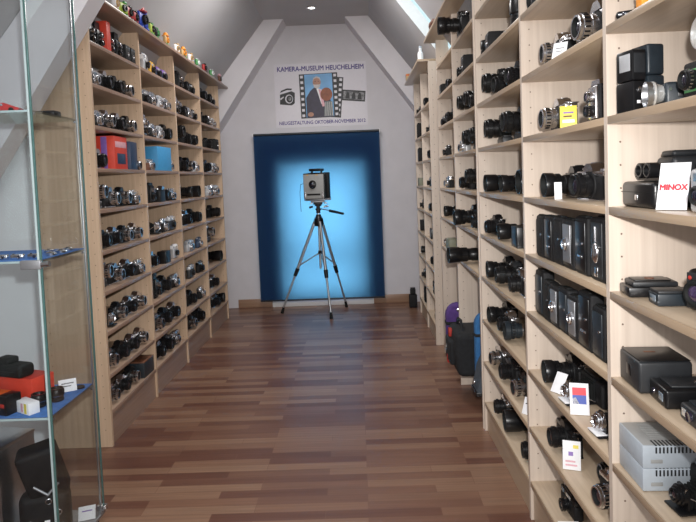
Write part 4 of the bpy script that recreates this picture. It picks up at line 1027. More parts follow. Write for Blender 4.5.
# flash units
t = obj3('flash_unit', 'tall black two-part flash unit standing upright', 'flash', (.738, 1.600, Z[6]+.001), 12)
P().box((-.028, .012), (-.035, .035), (0, .078), .004).build('battery_case', 'black', t)
hd = P().box((-.030, .010), (-.035, .030), (.079, .158), .004).build('flash_head', 'black', t)
P().box((-.0315, -.0295), (-.026, .016), (.104, .148), .002).build('reflector', 'silver', hd)
P().box((-.026, .006), (-.0362, -.0342), (.098, .148), .002).build('side_cover', 'anth', hd)
P().box((.0125, .062), (-.038, .034), (0, .092), .006).build('power_pack', 'bluegrey', t)
P().box((.0125, .062), (-.038, .034), (.0925, .172), .007, seg=3).build('pack_head', 'bluegrey', t)
P().lathe([(0, .007), (.003, .007), (.004, .005)], (-.01, -.0352, .055), (0, -1, 0), 14).build('dial', 'chrome', t)
P().box((-.018, -.006), (-.0362, -.0345), (.020, .028), .0006).build('switch', 'paper', t)
t = obj3('handle_flash', 'dark flash handle lying on its side with a round silver reflector', 'flash', (.725, 1.478, Z[6]+.031), -10)
P().lathe([(0, .020), (.012, .024), (.020, .031), (.024, .031), (.024, .027), (.016, .018), (.012, .0)], (.022, 0, .001), (-1, 0, 0), 28, caps=False).build('reflector', 'refl', t)
P().lathe([(0, .0285), (.018, .0305), (.022, .0312), (.022, .0290)], (.006, 0, .001), (-1, 0, 0), 28, caps=False).build('reflector_rim', 'alu', t)
P().box((.022, .15), (-.026, .026), (-.030, .026), .008, seg=3).build('handle', 'bluegrey', t)
P().box((.05, .11), (-.0272, -.025), (-.012, .010), .002).build('grip_pad', 'black', t)
P().lathe([(0, .004), (.004, .004)], (.032, -.026, .008), (0, -1, 0), 10).build('test_button', 'chrome', t)
t = obj3('camera_with_flash', 'dark green-black camera carrying a big silver flash reflector, nearest on the flash shelf', 'camera', (.790, 1.352, Z[6]+.001), 180)
P().box((-.05, .03), (-.055, .055), (0, .088), .008).build('body', 'leather', t)
P().box((.0302, .032), (-.045, .045), (.02, .07), .002).build('face_plate', 'green', t)
lens_part(t, .030, .022, .045, 0, 'black', 'chrome', 0, x0=.03).location.x = .061
P().cyl((-.005, -.0, .088), (-.005, -.0, .125), .010, n=14).build('flash_neck', 'chrome', t)
P().lathe([(0, .012), (.010, .022), (.026, .034), (.034, .037), (.034, .034), (.022, .026), (.010, .013), (.008, 0)], (-.012, 0, .148), (1, 0, 0), 30, caps=False).build('reflector', 'refl', t)
P().ball((-.02, 0, .148), (.014, .024, .024)).build('reflector_back', 'chrome', t)
# sign level: black case, camera with two barrels on top, grey camera
t = obj3('instant_camera_case', 'wide black rounded case carrying the two-barrelled camera', 'case', (.735, 1.665, Z[5]+.001), 0)
P().box((0, .16), (-.165, .012), (0, .068), .012, seg=3).build('case_body', 'black', t)
P().box((-.0004, .1604), (-.1655, .0125), (.040, .0415), .0004).build('lid_seam', 'rubber', t)
P().box((-.0015, .001), (-.085, -.070), (.020, .034), .001).build('catch', 'chrome', t)
t = obj3('stereo_camera', 'black camera with two projecting barrels lying on the wide black case', 'camera', (.755, 1.60, Z[5]+.0695), 0)
P().box((.052, .165), (-.060, .030), (.001, .062), .012, seg=3).build('body', 'anth', t)
P().box((.060, .150), (-.045, .020), (.0615, .078), .008, seg=3).build('top_hump', 'anth', t)
for y in (-.034, .010):
    o = P().lathe([(0, .020), (.022, .020), (.0225, .0175), (.032, .0175), (.033, .0205), (.058, .0205), (.060, .018), (.060, .014), (.048, .012)], (.056, y, .028), (-1, 0, 0), 24, caps=False).build('barrel', 'black', t)
    P().lathe([(.047, .0125), (.050, .008), (.051, 0)], (.056, y, .028), (-1, 0, 0), 18, caps=False).build('front_glass', 'lens', o)
P().lathe([(0, .012), (.006, .012), (.008, .010)], (.14, -.03, .0615), (0, 0, 1), 16).build('dial', 'black', t)
t = obj3('camera_bag', 'black upright camera case behind the white sign', 'case', (.830, 1.425, Z[5]+.001), 0)
P().box((0, .085), (-.03, .06), (0, .118), .010, seg=3).build('case_body', 'leather', t)
P().box((-.0006, .0856), (-.0306, .0606), (.085, .087), .0004).build('lid_seam', 'rubber', t)
P().lathe([(0, .006), (.003, .005)], (.04, -.0302, .08), (0, -1, 0), 12).build('press_stud', 'redtrim', t)
t = obj3('compact_camera', 'grey compact camera standing in front of the white sign', 'camera', (.742, 1.300, Z[5]+.001), 180)
P().box((-.045, 0), (-.05, .05), (0, .098), .010, seg=3).build('body', 'silver', t)
P().box((-.001, .0012), (-.032, .03), (.070, .088), .001).build('flash_window', 'window_glass', t)
lens_part(t, .02, .02, .040, 0, 'anth', 'black', 0).location.x = .02
P().lathe([(0, .006), (.003, .006)], (-.02, .03, .0975), (0, 0, 1), 12).build('shutter_button', 'redtrim', t)
# below the sign: slide mounts and a round-fronted camera
t = obj3('film_holder', 'flat black stepped film holder with a raised lid', 'film holder', (.722, 1.66, Z[4]+.001), -8)
P().box((0, .135), (-.075, .012), (0, .026), .004).build('base_tray', 'black', t)
P().box((.012, .125), (-.070, .008), (.0265, .040), .004).build('raised_lid', 'anth', t)
P().box((.020, .110), (-.060, .0), (.040, .0435), .003).build('dark_slide', 'black', t)
P().lathe([(0, .012), (.002, .012)], (.065, -.03, .0435), (0, 0, 1), 20).build('round_cap', 'brown', t)
t = obj3('slide_viewer', 'small slate-black box with a hinged lid beside the film holder', 'box', (.735, 1.515, Z[4]+.001), -6)
P().box((0, .098), (-.045, .018), (0, .030), .003).build('box_body', 'bluegrey', t)
P().box((.002, .096), (-.043, .016), (.0303, .037), .002).build('lid', 'anth', t)
P().box((-.001, .001), (-.03, .005), (.008, .024), .001).build('front_window', 'window_glass', t)
P().box((.075, .085), (-.047, -.044), (.018, .034), .001).build('catch', 'black', t)
t = obj3('view_camera_front', 'black square-fronted camera with round lens and red spot, nearest on its shelf', 'camera', (.790, 1.385, Z[4]+.001), 200)
P().box((-.06, 0), (-.048, .048), (0, .100), .016, seg=4).build('body', 'black', t)
P().box((-.001, .003), (-.040, .040), (.008, .092), .012, seg=3).build('front_plate', 'anth', t)
lens_part(t, .026, .031, .048, 0, 'rubber', 'black', 0, glass='lens2').location.x = .028
P().ball((.004, -.030, .080), (.002, .005, .005)).build('red_dot', 'redtrim', t)
# black cases
t = obj3('projector_case', 'large smooth black case, biggest on the shelf above the grey boxes', 'case', (.722, 1.672, Z[3]+.001), -4)
P().box((0, .135), (-.135, .002), (0, .084), .008, seg=3).build('case_body', 'anth', t)
P().box((.004, .131), (-.131, -.002), (.0842, .0868), .002).build('lid', 'black', t)
P().box((.045, .075), (-.055, -.045), (.0866, .0876), .0006).build('name_plate', 'brown', t)
P().box((-.0012, .001), (-.08, -.05), (.03, .06), .001).build('catch', 'black', t)
t = obj3('instant_camera', 'flat black folded instant camera in front of the large case', 'camera', (.735, 1.53, Z[3]+.001), -5)
P().box((0, .155), (-.100, .0), (0, .048), .007, seg=3).build('body', 'black', t)
P().box((.020, .145), (-.085, -.012), (.048, .054), .004).build('top_cover', 'anth', t)
P().box((-.0012, .001), (-.085, -.060), (.014, .034), .001).build('viewfinder_window', 'window_glass', t)
P().box((.085, .110), (-.060, -.050), (.0538, .0550), .0005).build('name_plate', 'chrome', t)
P().lathe([(0, .008), (.003, .007)], (-.0, -.030, .024), (-1, 0, 0), 16).build('lens', 'lens', t)
t = obj3('instant_camera', 'anthracite instant camera nearest on the shelf of black cases', 'camera', (.735, 1.385, Z[3]+.001), -3)
P().box((0, .15), (-.115, .0), (0, .040), .008, seg=3).build('body', 'anth', t)
P().box((.015, .14), (-.105, -.01), (.040, .047), .004).build('top_cover', 'bluegrey', t)
P().lathe([(0, .012), (.006, .011), (.005, .008)], (0, -.05, .022), (-1, 0, 0), 18).build('lens', 'lens', t)
P().box((-.0012, .001), (-.03, -.012), (.012, .030), .001).build('flash_window', 'refl', t)
# two grey boxes with slotted fronts
for i, lab in enumerate(('lower light grey plastic box with slotted edge, under its twin', 'upper light grey plastic box with ribbed lid, stacked on its twin')):
    t = obj3('slide_tray_box', lab, 'box', (.718, 1.672, Z[2]+.001+i*.0605), -2, 'stacked grey boxes')
    P().box((0, .155), (-.150, .002), (0, .0600), .003).build('box_body', 'grey', t)
    P().box((.004, .151), (-.146, -.002), (.0588, .0603), .0004).build('lid', 'greytop', t)
    p = P()
    for k in range(12): p.box((.032+k*.0095, .0365+k*.0095), (-.1506, -.149), (.040, .056), .0002)
    for k in range(12): p.box((.032+k*.0095, .0365+k*.0095), (-.150, -.118), (.0598, .0608) if i else (.0598, .0604), .0001)
    p.build('vent_slots', 'anth', t, smooth=False)
    if i:
        p = P()
        for k in range(9): p.box((.04, .14), (-.105+k*.011, -.101+k*.011), (.0600, .0612), .0003)
        p.build('ribbed_grille', 'greytop', t, smooth=False)
    P().box((.02, .05), (-.1512, -.1495), (.014, .024), .0006).build('label_recess', 'greytop', t)
put('f2', .735, 1.430, Z[2], 184, 'opened black folding camera with bellows in front of the grey boxes', 1.0)

# ------------------------------------------------------------------ tripod and big studio camera in front of the blind
T0 = Vector((-.435, 6.70, 0))
t = thing('tripod', 'silver tripod with black fittings standing before the blue blind', 'tripod', T0)
apex = Vector((0, 0, 1.03))
feet = (Vector((-.46, .02, .02)), Vector((.27, .24, .02)), Vector((.115, -.335, .02)))
for f in feet:
    d = (f - apex); side = Vector((-d.y, d.x, 0)).normalized()
    a = apex + Vector((f.x, f.y, 0)).normalized()*.045
    mid = a.lerp(f, .56)
    p = P(); p.cyl(a, mid, .017, n=12); lg = p.build('leg', 'alu', t)
    P().cyl(mid.lerp(a, .05), f, .0115, n=12).build('lower_tube', 'alu', lg)
    P().cyl(mid.lerp(a, .08), mid.lerp(f, .09), .024, .021, n=14).build('clamp_collar', 'black', lg)
    P().cyl(f.lerp(a, .05), f - Vector((0, 0, .018)), .013, .019, n=14).build('rubber_foot', 'rubber', lg)
    hub = Vector((0, 0, .68)); br = a.lerp(f, .49)
    P().cyl(hub, br, .008, n=8).build('brace', 'alu', t)
P().lathe([(-.03, .045), (0, .055), (.05, .052), (.075, .034), (.10, .026)], apex - Vector((0, 0, .02)), (0, 0, 1), 24).build('shoulder', 'black', t)
P().cyl((0, 0, .50), (0, 0, 1.14), .013, n=16).build('centre_column', 'alu', t)
P().lathe([(0, .014), (.01, .022), (.03, .022), (.04, .014)], (0, 0, .665), (0, 0, 1), 16).build('brace_hub', 'black', t)
P().lathe([(0, .024), (.03, .024), (.034, .032), (.05, .032), (.055, .022), (.075, .022), (.08, .040), (.092, .040), (.096, .028)], (0, 0, 1.125), (0, 0, 1), 24).build('pan_head', 'anth', t)
P().box((-.05, .05), (-.04, .04), (1.221, 1.245), .004).build('tilt_block', 'anth', t)
P().box((-.075, .075), (-.055, .055), (1.2455, 1.266), .004).build('camera_plate', 'alu_dull', t)
for x in (-.09, .07): P().box((x, x+.03), (-.02, .02), (1.225, 1.243), .004).build('plate_lever', 'alu', t)
P().cyl((-.06, -.01, 1.20), (-.10, -.02, 1.19), .012, n=12).build('tilt_knob', 'black', t)
h = P().cyl((.02, -.02, 1.175), (.16, -.11, 1.145), .006, n=10).build('pan_handle', 'chrome', t)
P().cyl((.13, -.091, 1.151), (.285, -.19, 1.118), .016, .013, n=14).build('handle_grip', 'rubber', h)
P().cyl((.055, .03, 1.19), (.115, .03, 1.20), .010, n=12).build('lock_knob', 'chrome', t)

t = thing('studio_camera', 'old square-fronted studio camera with grey front board, on top of the tripod', 'camera', T0 + Vector((-.0, 0, 1.267)), math.radians(-14))
studio = t
P().box((-.135, .135), (-.13, .13), (.0, .022), .004).build('base_board', 'alu_dull', t)
P().box((-.128, .128), (-.155, -.135), (.024, .30), .006).build('front_board', 'greytop', t)
P().box((-.136, .136), (-.136, -.120), (.020, .312), .006).build('front_frame', 'black', t)
p = P()
for k in range(7):
    y0 = -.119 + k*.024; p.box((-.112, .112), (y0, y0+.012), (.03, .295), .004); p.box((-.102, .102), (y0+.0115, y0+.0245), (.04, .285), .002)
p.build('bellows', 'rubber', t)
P().box((-.132, .132), (.052, .125), (.022, .32), .008).build('rear_body', 'leather', t)
s = P().lathe([(0, .048), (.008, .048), (.010, .040), (.030, .038), (.032, .032), (.022, .026)], (-.01, -.155, .185), (0, -1, 0), 28, caps=False).build('lens_mount', 'black', t)
P().lathe([(.021, .0265), (.028, .016), (.030, 0)], (-.01, -.155, .185), (0, -1, 0), 24, caps=False).build('front_glass', 'lens', s)
P().box((-.085, .085), (-.1585, -.154), (.062, .082), .002).build('name_strip', 'black', t)
for x in (-.112, .112): P().box((x-.008, x+.008), (-.160, -.150), (.02, .10), .002).build('rise_lock', 'chrome', t)
p = P(); p.box((-.075, .075), (-.09, .07), (.335, .365), .010); p.build('carrying_handle', 'black', t)
for x in (-.06, .06): P().box((x-.008, x+.008), (-.02, .02), (.312 if False else .29, .340), .002).build('handle_post', 'black', t)
for x in (-.09, .03): P().box((x, x+.03), (-.157, -.150), (.285, .30), .002).build('top_clip', 'tan', t)
P().tube([(-.128, -.145, .20), (-.165, -.15, .19), (-.178, -.15, .10), (-.176, -.15, -.05), (-.172, -.15, -.12)], .0035).build('cable_release', 'black', t)
P().cyl((.13, 0, .012), (.17, 0, .012), .014, n=14).build('focus_knob', 'chrome', t)

studio.scale = (.90, .90, .97)
# ------------------------------------------------------------------ the poster
PX0, PX1, PZ0, PZ1 = -.915, .165, 2.12, 2.86
cx = (PX0 + PX1)/2; ph = PZ1 - PZ0; pw = PX1 - PX0
po = thing('poster', 'white museum poster with a film-strip portrait above the blue blind', 'poster', (cx, YB-.0005, PZ0))
P().box((-pw/2, pw/2), (-.0025, 0), (0, ph), 0).build('poster_sheet', 'poster', po, smooth=False)
def XZ(px, pz): return Matrix.Translation((px, -.0030, pz)) @ Matrix.Rotation(PI/2, 4, 'X')
text_mesh('KAMERA-MUSEUM HEUCHELHEIM', .078, 'ink', po, XZ(.005, .655), 'headline', .0022, .87)
text_mesh('NEUGESTALTUNG OKTOBER-NOVEMBER 2012', .056, 'ink', po, XZ(.005, .035), 'caption', .0014, .87)
def flat(nm, poly, m, parent, d0, d1, rot=0., c=(0, 0)):
    co, si = math.cos(rot), math.sin(rot)
    q = [(c[0] + a*co - b*si, c[1] + a*si + b*co) for a, b in poly]
    p = P(); p.prism(q, 1, -d1, -d0); return p.build(nm, m, parent, smooth=False)
def R_(w, h): return [(-w/2, -h/2), (w/2, -h/2), (w/2, h/2), (-w/2, h/2)]
def ell(a, b, cx_=0, cy_=0, n=20): return [(cx_ + a*math.cos(2*PI*k/n), cy_ + b*math.sin(2*PI*k/n)) for k in range(n)]
def strip(c, w, h, rot, d, parent, name):
    f = flat(name, R_(w, h), 'film', parent, d, d+.0008, rot, c)
    co, si = math.cos(rot), math.sin(rot)
    for sx in (-1, 1):
        for k in range(8):
            a, b = sx*(w/2 - .030), -h/2 + h*(k+.5)/8
            q = [(c[0] + (a+u)*co - (b+v)*si, c[1] + (a+u)*si + (b+v)*co) for u, v in R_(.032, .030)]
            p = P(); p.prism(q, 1, -d-.0012, -d-.0007); p.build('sprocket_hole', 'poster', f, smooth=False)
    return f
strip((.03, .350), .44, .47, -.10, .0027, po, 'rear_film_strip')
fs = strip((-.02, .362), .45, .515, .02, .0037, po, 'film_strip')
FC = (-.02, .362)
flat('portrait_backdrop', R_(.325, .50), 'sky', fs, .0047, .0053, .02, FC)
flat('portrait_suit', [(-.155, -.255), (.155, -.255), (.13, -.05), (.03, .045), (-.035, .11), (-.10, .06), (-.155, -.02)], 'suit', fs, .0054, .0058, .02, FC)
flat('portrait_shirt', [(-.03, .09), (.03, .07), (.045, -.08), (.02, -.10)], 'paper', fs, .0059, .0062, .02, FC)
flat('portrait_tie', [(-.005, .075), (.02, .07), (.065, -.13), (.03, -.13)], 'pink', fs, .0063, .0066, .02, FC)
flat('portrait_head', ell(.047, .066, -.02, .155), 'skin', fs, .0059, .0062, .02, FC)
flat('portrait_hair', [(-.066, .165), (-.060, .205), (-.02, .226), (.018, .208), (.026, .165), (.012, .195), (-.02, .205), (-.052, .195)], 'beard', fs, .0063, .0066, .02, FC)
flat('portrait_beard', [(-.062, .135), (-.045, .128), (.005, .128), (.022, .135), (.012, .095), (-.02, .080), (-.052, .095)], 'beard', fs, .0063, .0066, .02, FC)
for x in (-.038, -.002): flat('portrait_eye', ell(.006, .0045, x, .165, 10), 'film', fs, .0063, .0066, .02, FC)
flat('portrait_camera', ell(.070, .078, .085, .01), 'mahogany', fs, .0067, .0070, .02, FC)
flat('portrait_bellows', [(.045, -.245), (.155, -.245), (.15, -.075), (.06, -.075)], 'bellow', fs, .0067, .0070, .02, FC)
for k in range(4): flat('bellows_line', [(.062+k*.026, -.24), (.069+k*.026, -.24), (.075+k*.022, -.08), (.070+k*.022, -.08)], 'beard', fs, .0071, .0073, .02, FC)
flat('portrait_hand', ell(.034, .026, -.11, -.215), 'skin', fs, .0067, .0070, .02, FC)
# printed camera drawing and the photo negative
CC = (-.395, .355)
f = flat('camera_drawing', [(-.09, -.08), (.05, -.095), (.085, -.07), (.09, .05), (.05, .07), (-.085, .035)], 'film', po, .0027, .0031, 0, CC)
flat('drawn_top', [(-.085, .055), (.0, .085), (.05, .082), (.06, .10), (.0, .105), (-.07, .080)], 'film', f, .0027, .0031, 0, CC)
flat('drawn_lens', ell(.046, .052, .02, -.02), 'poster', f, .0032, .0035, 0, CC)
flat('drawn_lens_ring', ell(.036, .042, .024, -.02), 'film', f, .0036, .0039, 0, CC)
flat('drawn_glass', ell(.018, .022, .028, -.018), 'neg', f, .0040, .0043, 0, CC)
flat('drawn_strap', [(-.08, -.03), (-.04, .0), (-.045, .012), (-.085, -.012)], 'poster', f, .0032, .0035, 0, CC)
NC = (.385, .345)
f = flat('photo_negative', R_(.27, .125), 'film', po, .0027, .0031, -.10, NC)
flat('negative_image', R_(.245, .090), 'neg', f, .0032, .0035, -.10, NC)
for x in (-.07, .0, .07): flat('negative_figure', [(x-.025, -.04), (x+.025, -.04), (x+.018, .01), (x+.008, .035), (x-.010, .035), (x-.02, .01)], 'film', f, .0036, .0039, -.10, NC)

# ------------------------------------------------------------------ things on and in the far bookcases
t = thing('small_bottle', 'tiny white bottle standing on top of the far bookcase', 'bottle', (.60, 5.30, 2.501))
P().lathe([(0, .024), (.06, .024), (.078, .012), (.105, .012)], (0, 0, 0), (0, 0, 1), 18).build('bottle', 'paper', t)
P().lathe([(0, .013), (.016, .013)], (0, 0, .105), (0, 0, 1), 14).build('cap', 'grey', t)
t = thing('small_carton', 'little orange-brown carton at the end of the far bookcase top', 'box', (.585, 6.40, 2.501))
P().box((-.02, .02), (-.03, .03), (0, .07), .002).build('carton', 'tan', t); P().box((-.0204, .0204), (-.0304, .0304), (.05, .062), .0002).build('printed_band', 'orange', t)
t = thing('plush_cap', 'reddish pouch lying along the edge of the middle bookcase top', 'pouch', (.640, 4.70, 2.626))
P().ball((0, 0, .03), (.035, .13, .03)).build('pouch', 'brown', t); P().box((-.012, .012), (-.05, .05), (.056, .064), .003).build('flap', 'brown', t)
zb = RZS[0]
t = thing('shoulder_bag', 'big black camera bag with red tabs bulging from the open bookcase bottom', 'bag', (.700, 4.06, zb+.001))
p = P(); p.prism([(-.075, 0), (.14, 0), (.15, .17), (.13, .285), (-.085, .285), (-.10, .17)], 1, -.20, .14); o = p.build('bag_body', 'bagcloth', t)
md = o.modifiers.new('soft', 'BEVEL'); md.width = .03; md.segments = 4
P().box((-.120, -.080), (-.13, .08), (.06, .22), .015, seg=3).build('front_pocket', 'bagcloth', t)
for z in (.225, .045): P().box((-.1215 if z < .2 else -.108, -.085), (-.02, .02), (z, z+.055), .004).build('red_tab', 'redtrim', t)
P().lathe([(0, .022), (.004, .022), (.005, .017), (.003, .015)], (-.119, .03, .145), (-1, 0, 0), 20, caps=False).build('buckle_ring', 'chrome', t)
P().tube([(-.03, .10, .275), (-.03, .06, .33), (-.03, -.05, .34), (-.03, -.10, .275)], .010).build('carry_strap', 'bagcloth', t)
t = thing('purple_pouch', 'purple round-topped pouch with a silver stud behind the black bag', 'pouch', (.70, 4.33, zb+.001))
p = P(); q = [(-.085, 0), (.085, 0), (.085, .31)] + [(.085*math.cos(a*PI/10), .31+.085*math.sin(a*PI/10)) for a in range(1, 10)] + [(-.085, .31)]
p.prism(q, 0, -.055, .03) if False else p.prism(q, 1, -.04, .04); o = p.build('pouch_body', 'purple', t)
md = o.modifiers.new('soft', 'BEVEL'); md.width = .016; md.segments = 3
P().lathe([(0, .013), (.004, .012), (.006, .006), (.0062, 0)], (.0, -.0405, .35), (0, -1, 0), 14).build('press_stud', 'chrome', t)
P().box((-.088, .088), (-.043, .043), (.24, .265), .004).build('strap', 'bagcloth', t)
t = thing('blue_pouch', 'blue round-topped pouch beside the purple one', 'pouch', (.775, 3.72, zb+.001))
p = P(); q = [(-.07, 0), (.07, 0), (.07, .39)] + [(.07*math.cos(a*PI/10), .39+.07*math.sin(a*PI/10)) for a in range(1, 10)] + [(-.07, .39)]
p.prism(q, 1, -.03, .03); o = p.build('pouch_body', 'bluecloth', t)
md = o.modifiers.new('soft', 'BEVEL'); md.width = .012; md.segments = 3
P().lathe([(0, .010), (.004, .009), (.005, 0)], (-.02, -.0305, .41), (0, -1, 0), 14).build('press_stud', 'chrome', t)
P().box((-.072, .072), (-.032, .032), (.31, .33), .003).build('strap', 'bagcloth', t)
t = thing('grey_camera_bag', 'slate grey camera bag with white edge at the front of the open bookcase bottom', 'bag', (.705, 3.60, zb+.001))
p = P(); p.prism([(-.035, 0), (.12, 0), (.12, .24), (.04, .24), (-.0, .16)], 1, -.085, .07); p.build('bag_body', 'greybag', t)
P().box((.03, .12), (-.0905, -.085), (.02, .22), .002).build('white_edge', 'paper', t)
P().box((-.037, .122), (-.087, .072), (.0, .022), .003).build('base_rim', 'black', t)
P().lathe([(0, .014), (.004, .013), (.006, .007), (.0062, 0)], (-.036, -.02, .07), (-1, 0, .2), 14).build('silver_clasp', 'chrome', t)
t = thing('binocular_case', 'black bottle-shaped case standing on the floor by the far bookcase', 'case', (.600, 6.80, .001))
P().box((-.045, .045), (-.035, .035), (0, .15), .010, seg=3).build('case_body', 'leather', t)
P().box((-.030, .030), (-.028, .028), (.15, .215), .008, seg=3).build('case_neck', 'leather', t)
P().box((-.026, .026), (-.026, .026), (.215, .228), .003).build('lid', 'black', t)

# ------------------------------------------------------------------ glass cabinet
VX0, VX1, VY0, VY1, VZ1 = -1.64, -1.19, 2.22, 2.62, 2.42
g = thing('glass_display_cabinet', 'tall glass display cabinet with chrome lock standing before the left bookcase', 'display cabinet', (VX1, VY0, 0))
W_, D_ = VX1-VX0, VY1-VY0
P().box((-W_+.02, -.02), (.02, D_-.02), (0, .0345), .004).build('plinth', 'anth', g)
P().box((-W_, 0), (0, D_), (.035, .050), .002).build('floor_panel', 'alu_dull', g)
P().box((-W_, 0), (0, D_), (VZ1-.02, VZ1), .002).build('top_panel', 'alu', g)
def pane(nm, x, y): 
    o = P().box(x, y, (.051, VZ1-.021)).build(nm, 'glass', g, smooth=False); return o
e = pane('side_pane', (-.006, 0), (.008, D_-.008))
P().box((-.0065, .0005), (.0005, .0078), (.051, VZ1-.021), .0008).build('ground_edge', 'glass_edge', e)
P().box((-.0065, .0005), (D_-.0078, D_-.0005), (.051, VZ1-.021), .0008).build('ground_edge', 'glass_edge', e)
P().box((-.0065, .0005), (D_-.036, D_-.031), (.051, VZ1-.021), .0008).build('hinge_strip', 'alu', e)
pane('side_pane', (-W_, -W_+.006), (.008, D_-.008))
e = pane('front_pane', (-W_+.008, -.016), (0, .006))
P().box((-.0155, -.0080), (-.001, .0066), (.051, VZ1-.021), .0008).build('ground_edge', 'glass_rim', e)
pane('rear_pane', (-W_+.008, -.008), (D_-.006, D_))
for z, top in ((.630, 'felt'), (1.235, 'felt'), (1.80, None)):
    p = P(); p.box((-W_+.010, -.010), (.012, D_-.010), (z-.008, z)); o = p.build('shelf', 'glass', g, smooth=False)
    P().box((-W_+.010, -.010), (.0095, .0125), (z-.0082, z+.0002), .0005).build('ground_edge', 'glass_rim', o)
    if top: P().box((-W_+.014, -.014), (.016, D_-.014), (z+.0004, z+.004), .0005).build('felt_mat', top, o)
    for y in (.03, D_-.03): P().box((-.018, -.0062), (y-.006, y+.006), (z-.018, z-.0084), .001).build('shelf_clip', 'chrome', g)
k = P().box((-.075, .004), (-.016, -.001), (1.205, 1.240), .004).build('lock', 'alu_dull', g)
P().cyl((.004, -.008, 1.222), (.034, -.008, 1.224), .011, n=18).build('lock_barrel', 'chrome', k)
P().box((-.03, .012), (D_-.02, D_+.004), (.051, .075), .002).build('hinge', 'chrome', g)
# in the cabinet, top shelf
zt = 1.8006
t = thing('pocket_knife_camera', 'shiny red low toy car on the top glass shelf', 'toy car', (-1.35, 2.30, zt), math.radians(8))
p = P(); p.prism([(-.075, .008), (.07, .008), (.075, .016), (.05, .024), (.02, .036), (-.03, .036), (-.055, .024), (-.075, .020)], 1, -.022, .022); p.build('body', 'toyred', t)
for x in (-.045, .045):
    for y in (-.022, .022): P().lathe([(-.004, .009), (.004, .009)], (x, y, .009), (0, 1, 0), 14).build('wheel', 'rubber', t)
P().box((-.02, .015), (-.0225, .0225), (.024, .033), .001).build('window_glass', 'window_glass', t)
t = thing('lens_cap_case', 'flat black box at the rear corner of the top glass shelf', 'box', (-1.27, 2.52, zt), 0)
P().box((-.05, .03), (-.03, .03), (0, .022), .003).build('box_body', 'black', t); P().box((-.049, .029), (-.029, .029), (.0221, .028), .002).build('lid', 'anth', t)
t = thing('compact_camera', 'dark compact camera beside the red toy car on the glass shelf', 'camera', (-1.47, 2.34, zt), math.radians(-80))
P().box((-.03, 0), (-.05, .05), (0, .07), .008, seg=3).build('body', 'black', t); P().box((-.029, -.001), (-.05, .05), (.0705, .082), .004).build('top_plate', 'toyred', t)
lens_part(t, .02, .018, .035, 0, 'black', 'chrome', 0).location.x = .02
# middle shelf: a row of tiny chrome cameras
zm = 1.2396
for i in range(9):
    y = 2.262; x = -1.245 - .062*i
    t = thing('miniature_camera', 'tiny chrome spy camera, %s from the lock on the blue-lined shelf' % ORD[i+1], 'camera', (x, y, zm), math.radians(-90 + (i*37 % 20 - 10)), 'tiny chrome cameras in the glass cabinet')
    P().box((-.020, 0), (-.024, .024), (0, .018), .003).build('body', 'chrome2' if i % 2 else 'chrome', t)
    P().lathe([(0, .006), (.004, .006), (.003, .004)], (0, .008, .009), (1, 0, 0), 12).build('lens', 'lens', t)
    P().lathe([(0, .004), (.003, .004)], (-.010, -.015, .018), (0, 0, 1), 10).build('winding_knob', 'black', t)
for i, (x, y) in enumerate(((-1.225, 2.36), (-1.225, 2.44), (-1.235, 2.52), (-1.29, 2.47))):
    t = thing('watch_camera', 'small round chrome camera, %s along the cabinet side on blue felt' % ORD[i+1], 'camera', (x, y, zm), math.radians(20*i), 'round chrome cameras on blue felt')
    P().lathe([(0, .018), (.010, .019), (.013, .015), (.0135, 0)], (0, 0, 0), (0, 0, 1), 20).build('body', 'chrome', t)
    P().lathe([(.0135, .008), (.016, .006), (.0165, 0)], (0, 0, 0), (0, 0, 1), 14, caps=False).build('lens', 'lens', t)
    P().box((.017, .024), (-.005, .005), (.003, .009), .001).build('lug', 'chrome2', t)
# lower shelf
zl = .6346
t = thing('camera_carton', 'large red carton on the blue felt with a black case on top', 'box', (-1.395, 2.435, zl), math.radians(-20))
P().box((-.14, .085), (-.055, .055), (0, .105), .002).build('carton', 'red', t); P().box((-.13, .075), (-.05, .05), (.1045, .1062), .0006).build('lid', 'redtrim', t)
t = thing('lens_cap_holder', 'black rounded camera case lying on the red carton', 'case', (-1.455, 2.42, zl+.1066), math.radians(-20))
P().box((-.11, .095), (-.04, .04), (0, .055), .018, seg=4).build('case_body', 'rubber', t); P().box((-.05, .02), (-.03, .03), (.05, .078), .010, seg=3).build('case_hump', 'rubber', t)
P().box((-.10, .085), (-.0412, -.039), (.026, .029), .0006).build('zip_line', 'black', t)
t = thing('film_carton', 'orange carton with a black side panel at the front of the blue felt', 'box', (-1.425, 2.30, zl), math.radians(-20))
P().box((-.09, .012), (-.034, .034), (0, .075), .0015).build('carton', 'orange', t); P().box((.0125, .062), (-.034, .034), (0, .075), .0015).build('black_sleeve', 'black', t)
P().box((.025, .05), (-.0345, -.033), (.03, .045), .0004).build('printed_mark', 'redtrim', t)
t = thing('film_carton', 'small white film carton with pink print and yellow end', 'box', (-1.318, 2.288, zl), math.radians(-32))
P().box((-.055, .045), (-.022, .022), (0, .045), .001).build('carton', 'paper', t)
P().box((.045, .0454), (-.0215, .0215), (.001, .044), 0).build('yellow_end', 'yellow2', t) if False else None
P().box((.012, .0295), (-.0224, -.0218), (.003, .042), 0).build('printed_stripe', 'yellow2', t)
P().box((-.010, .004), (-.0224, -.0218), (.006, .040), 0).build('printed_stripe', 'pink', t)
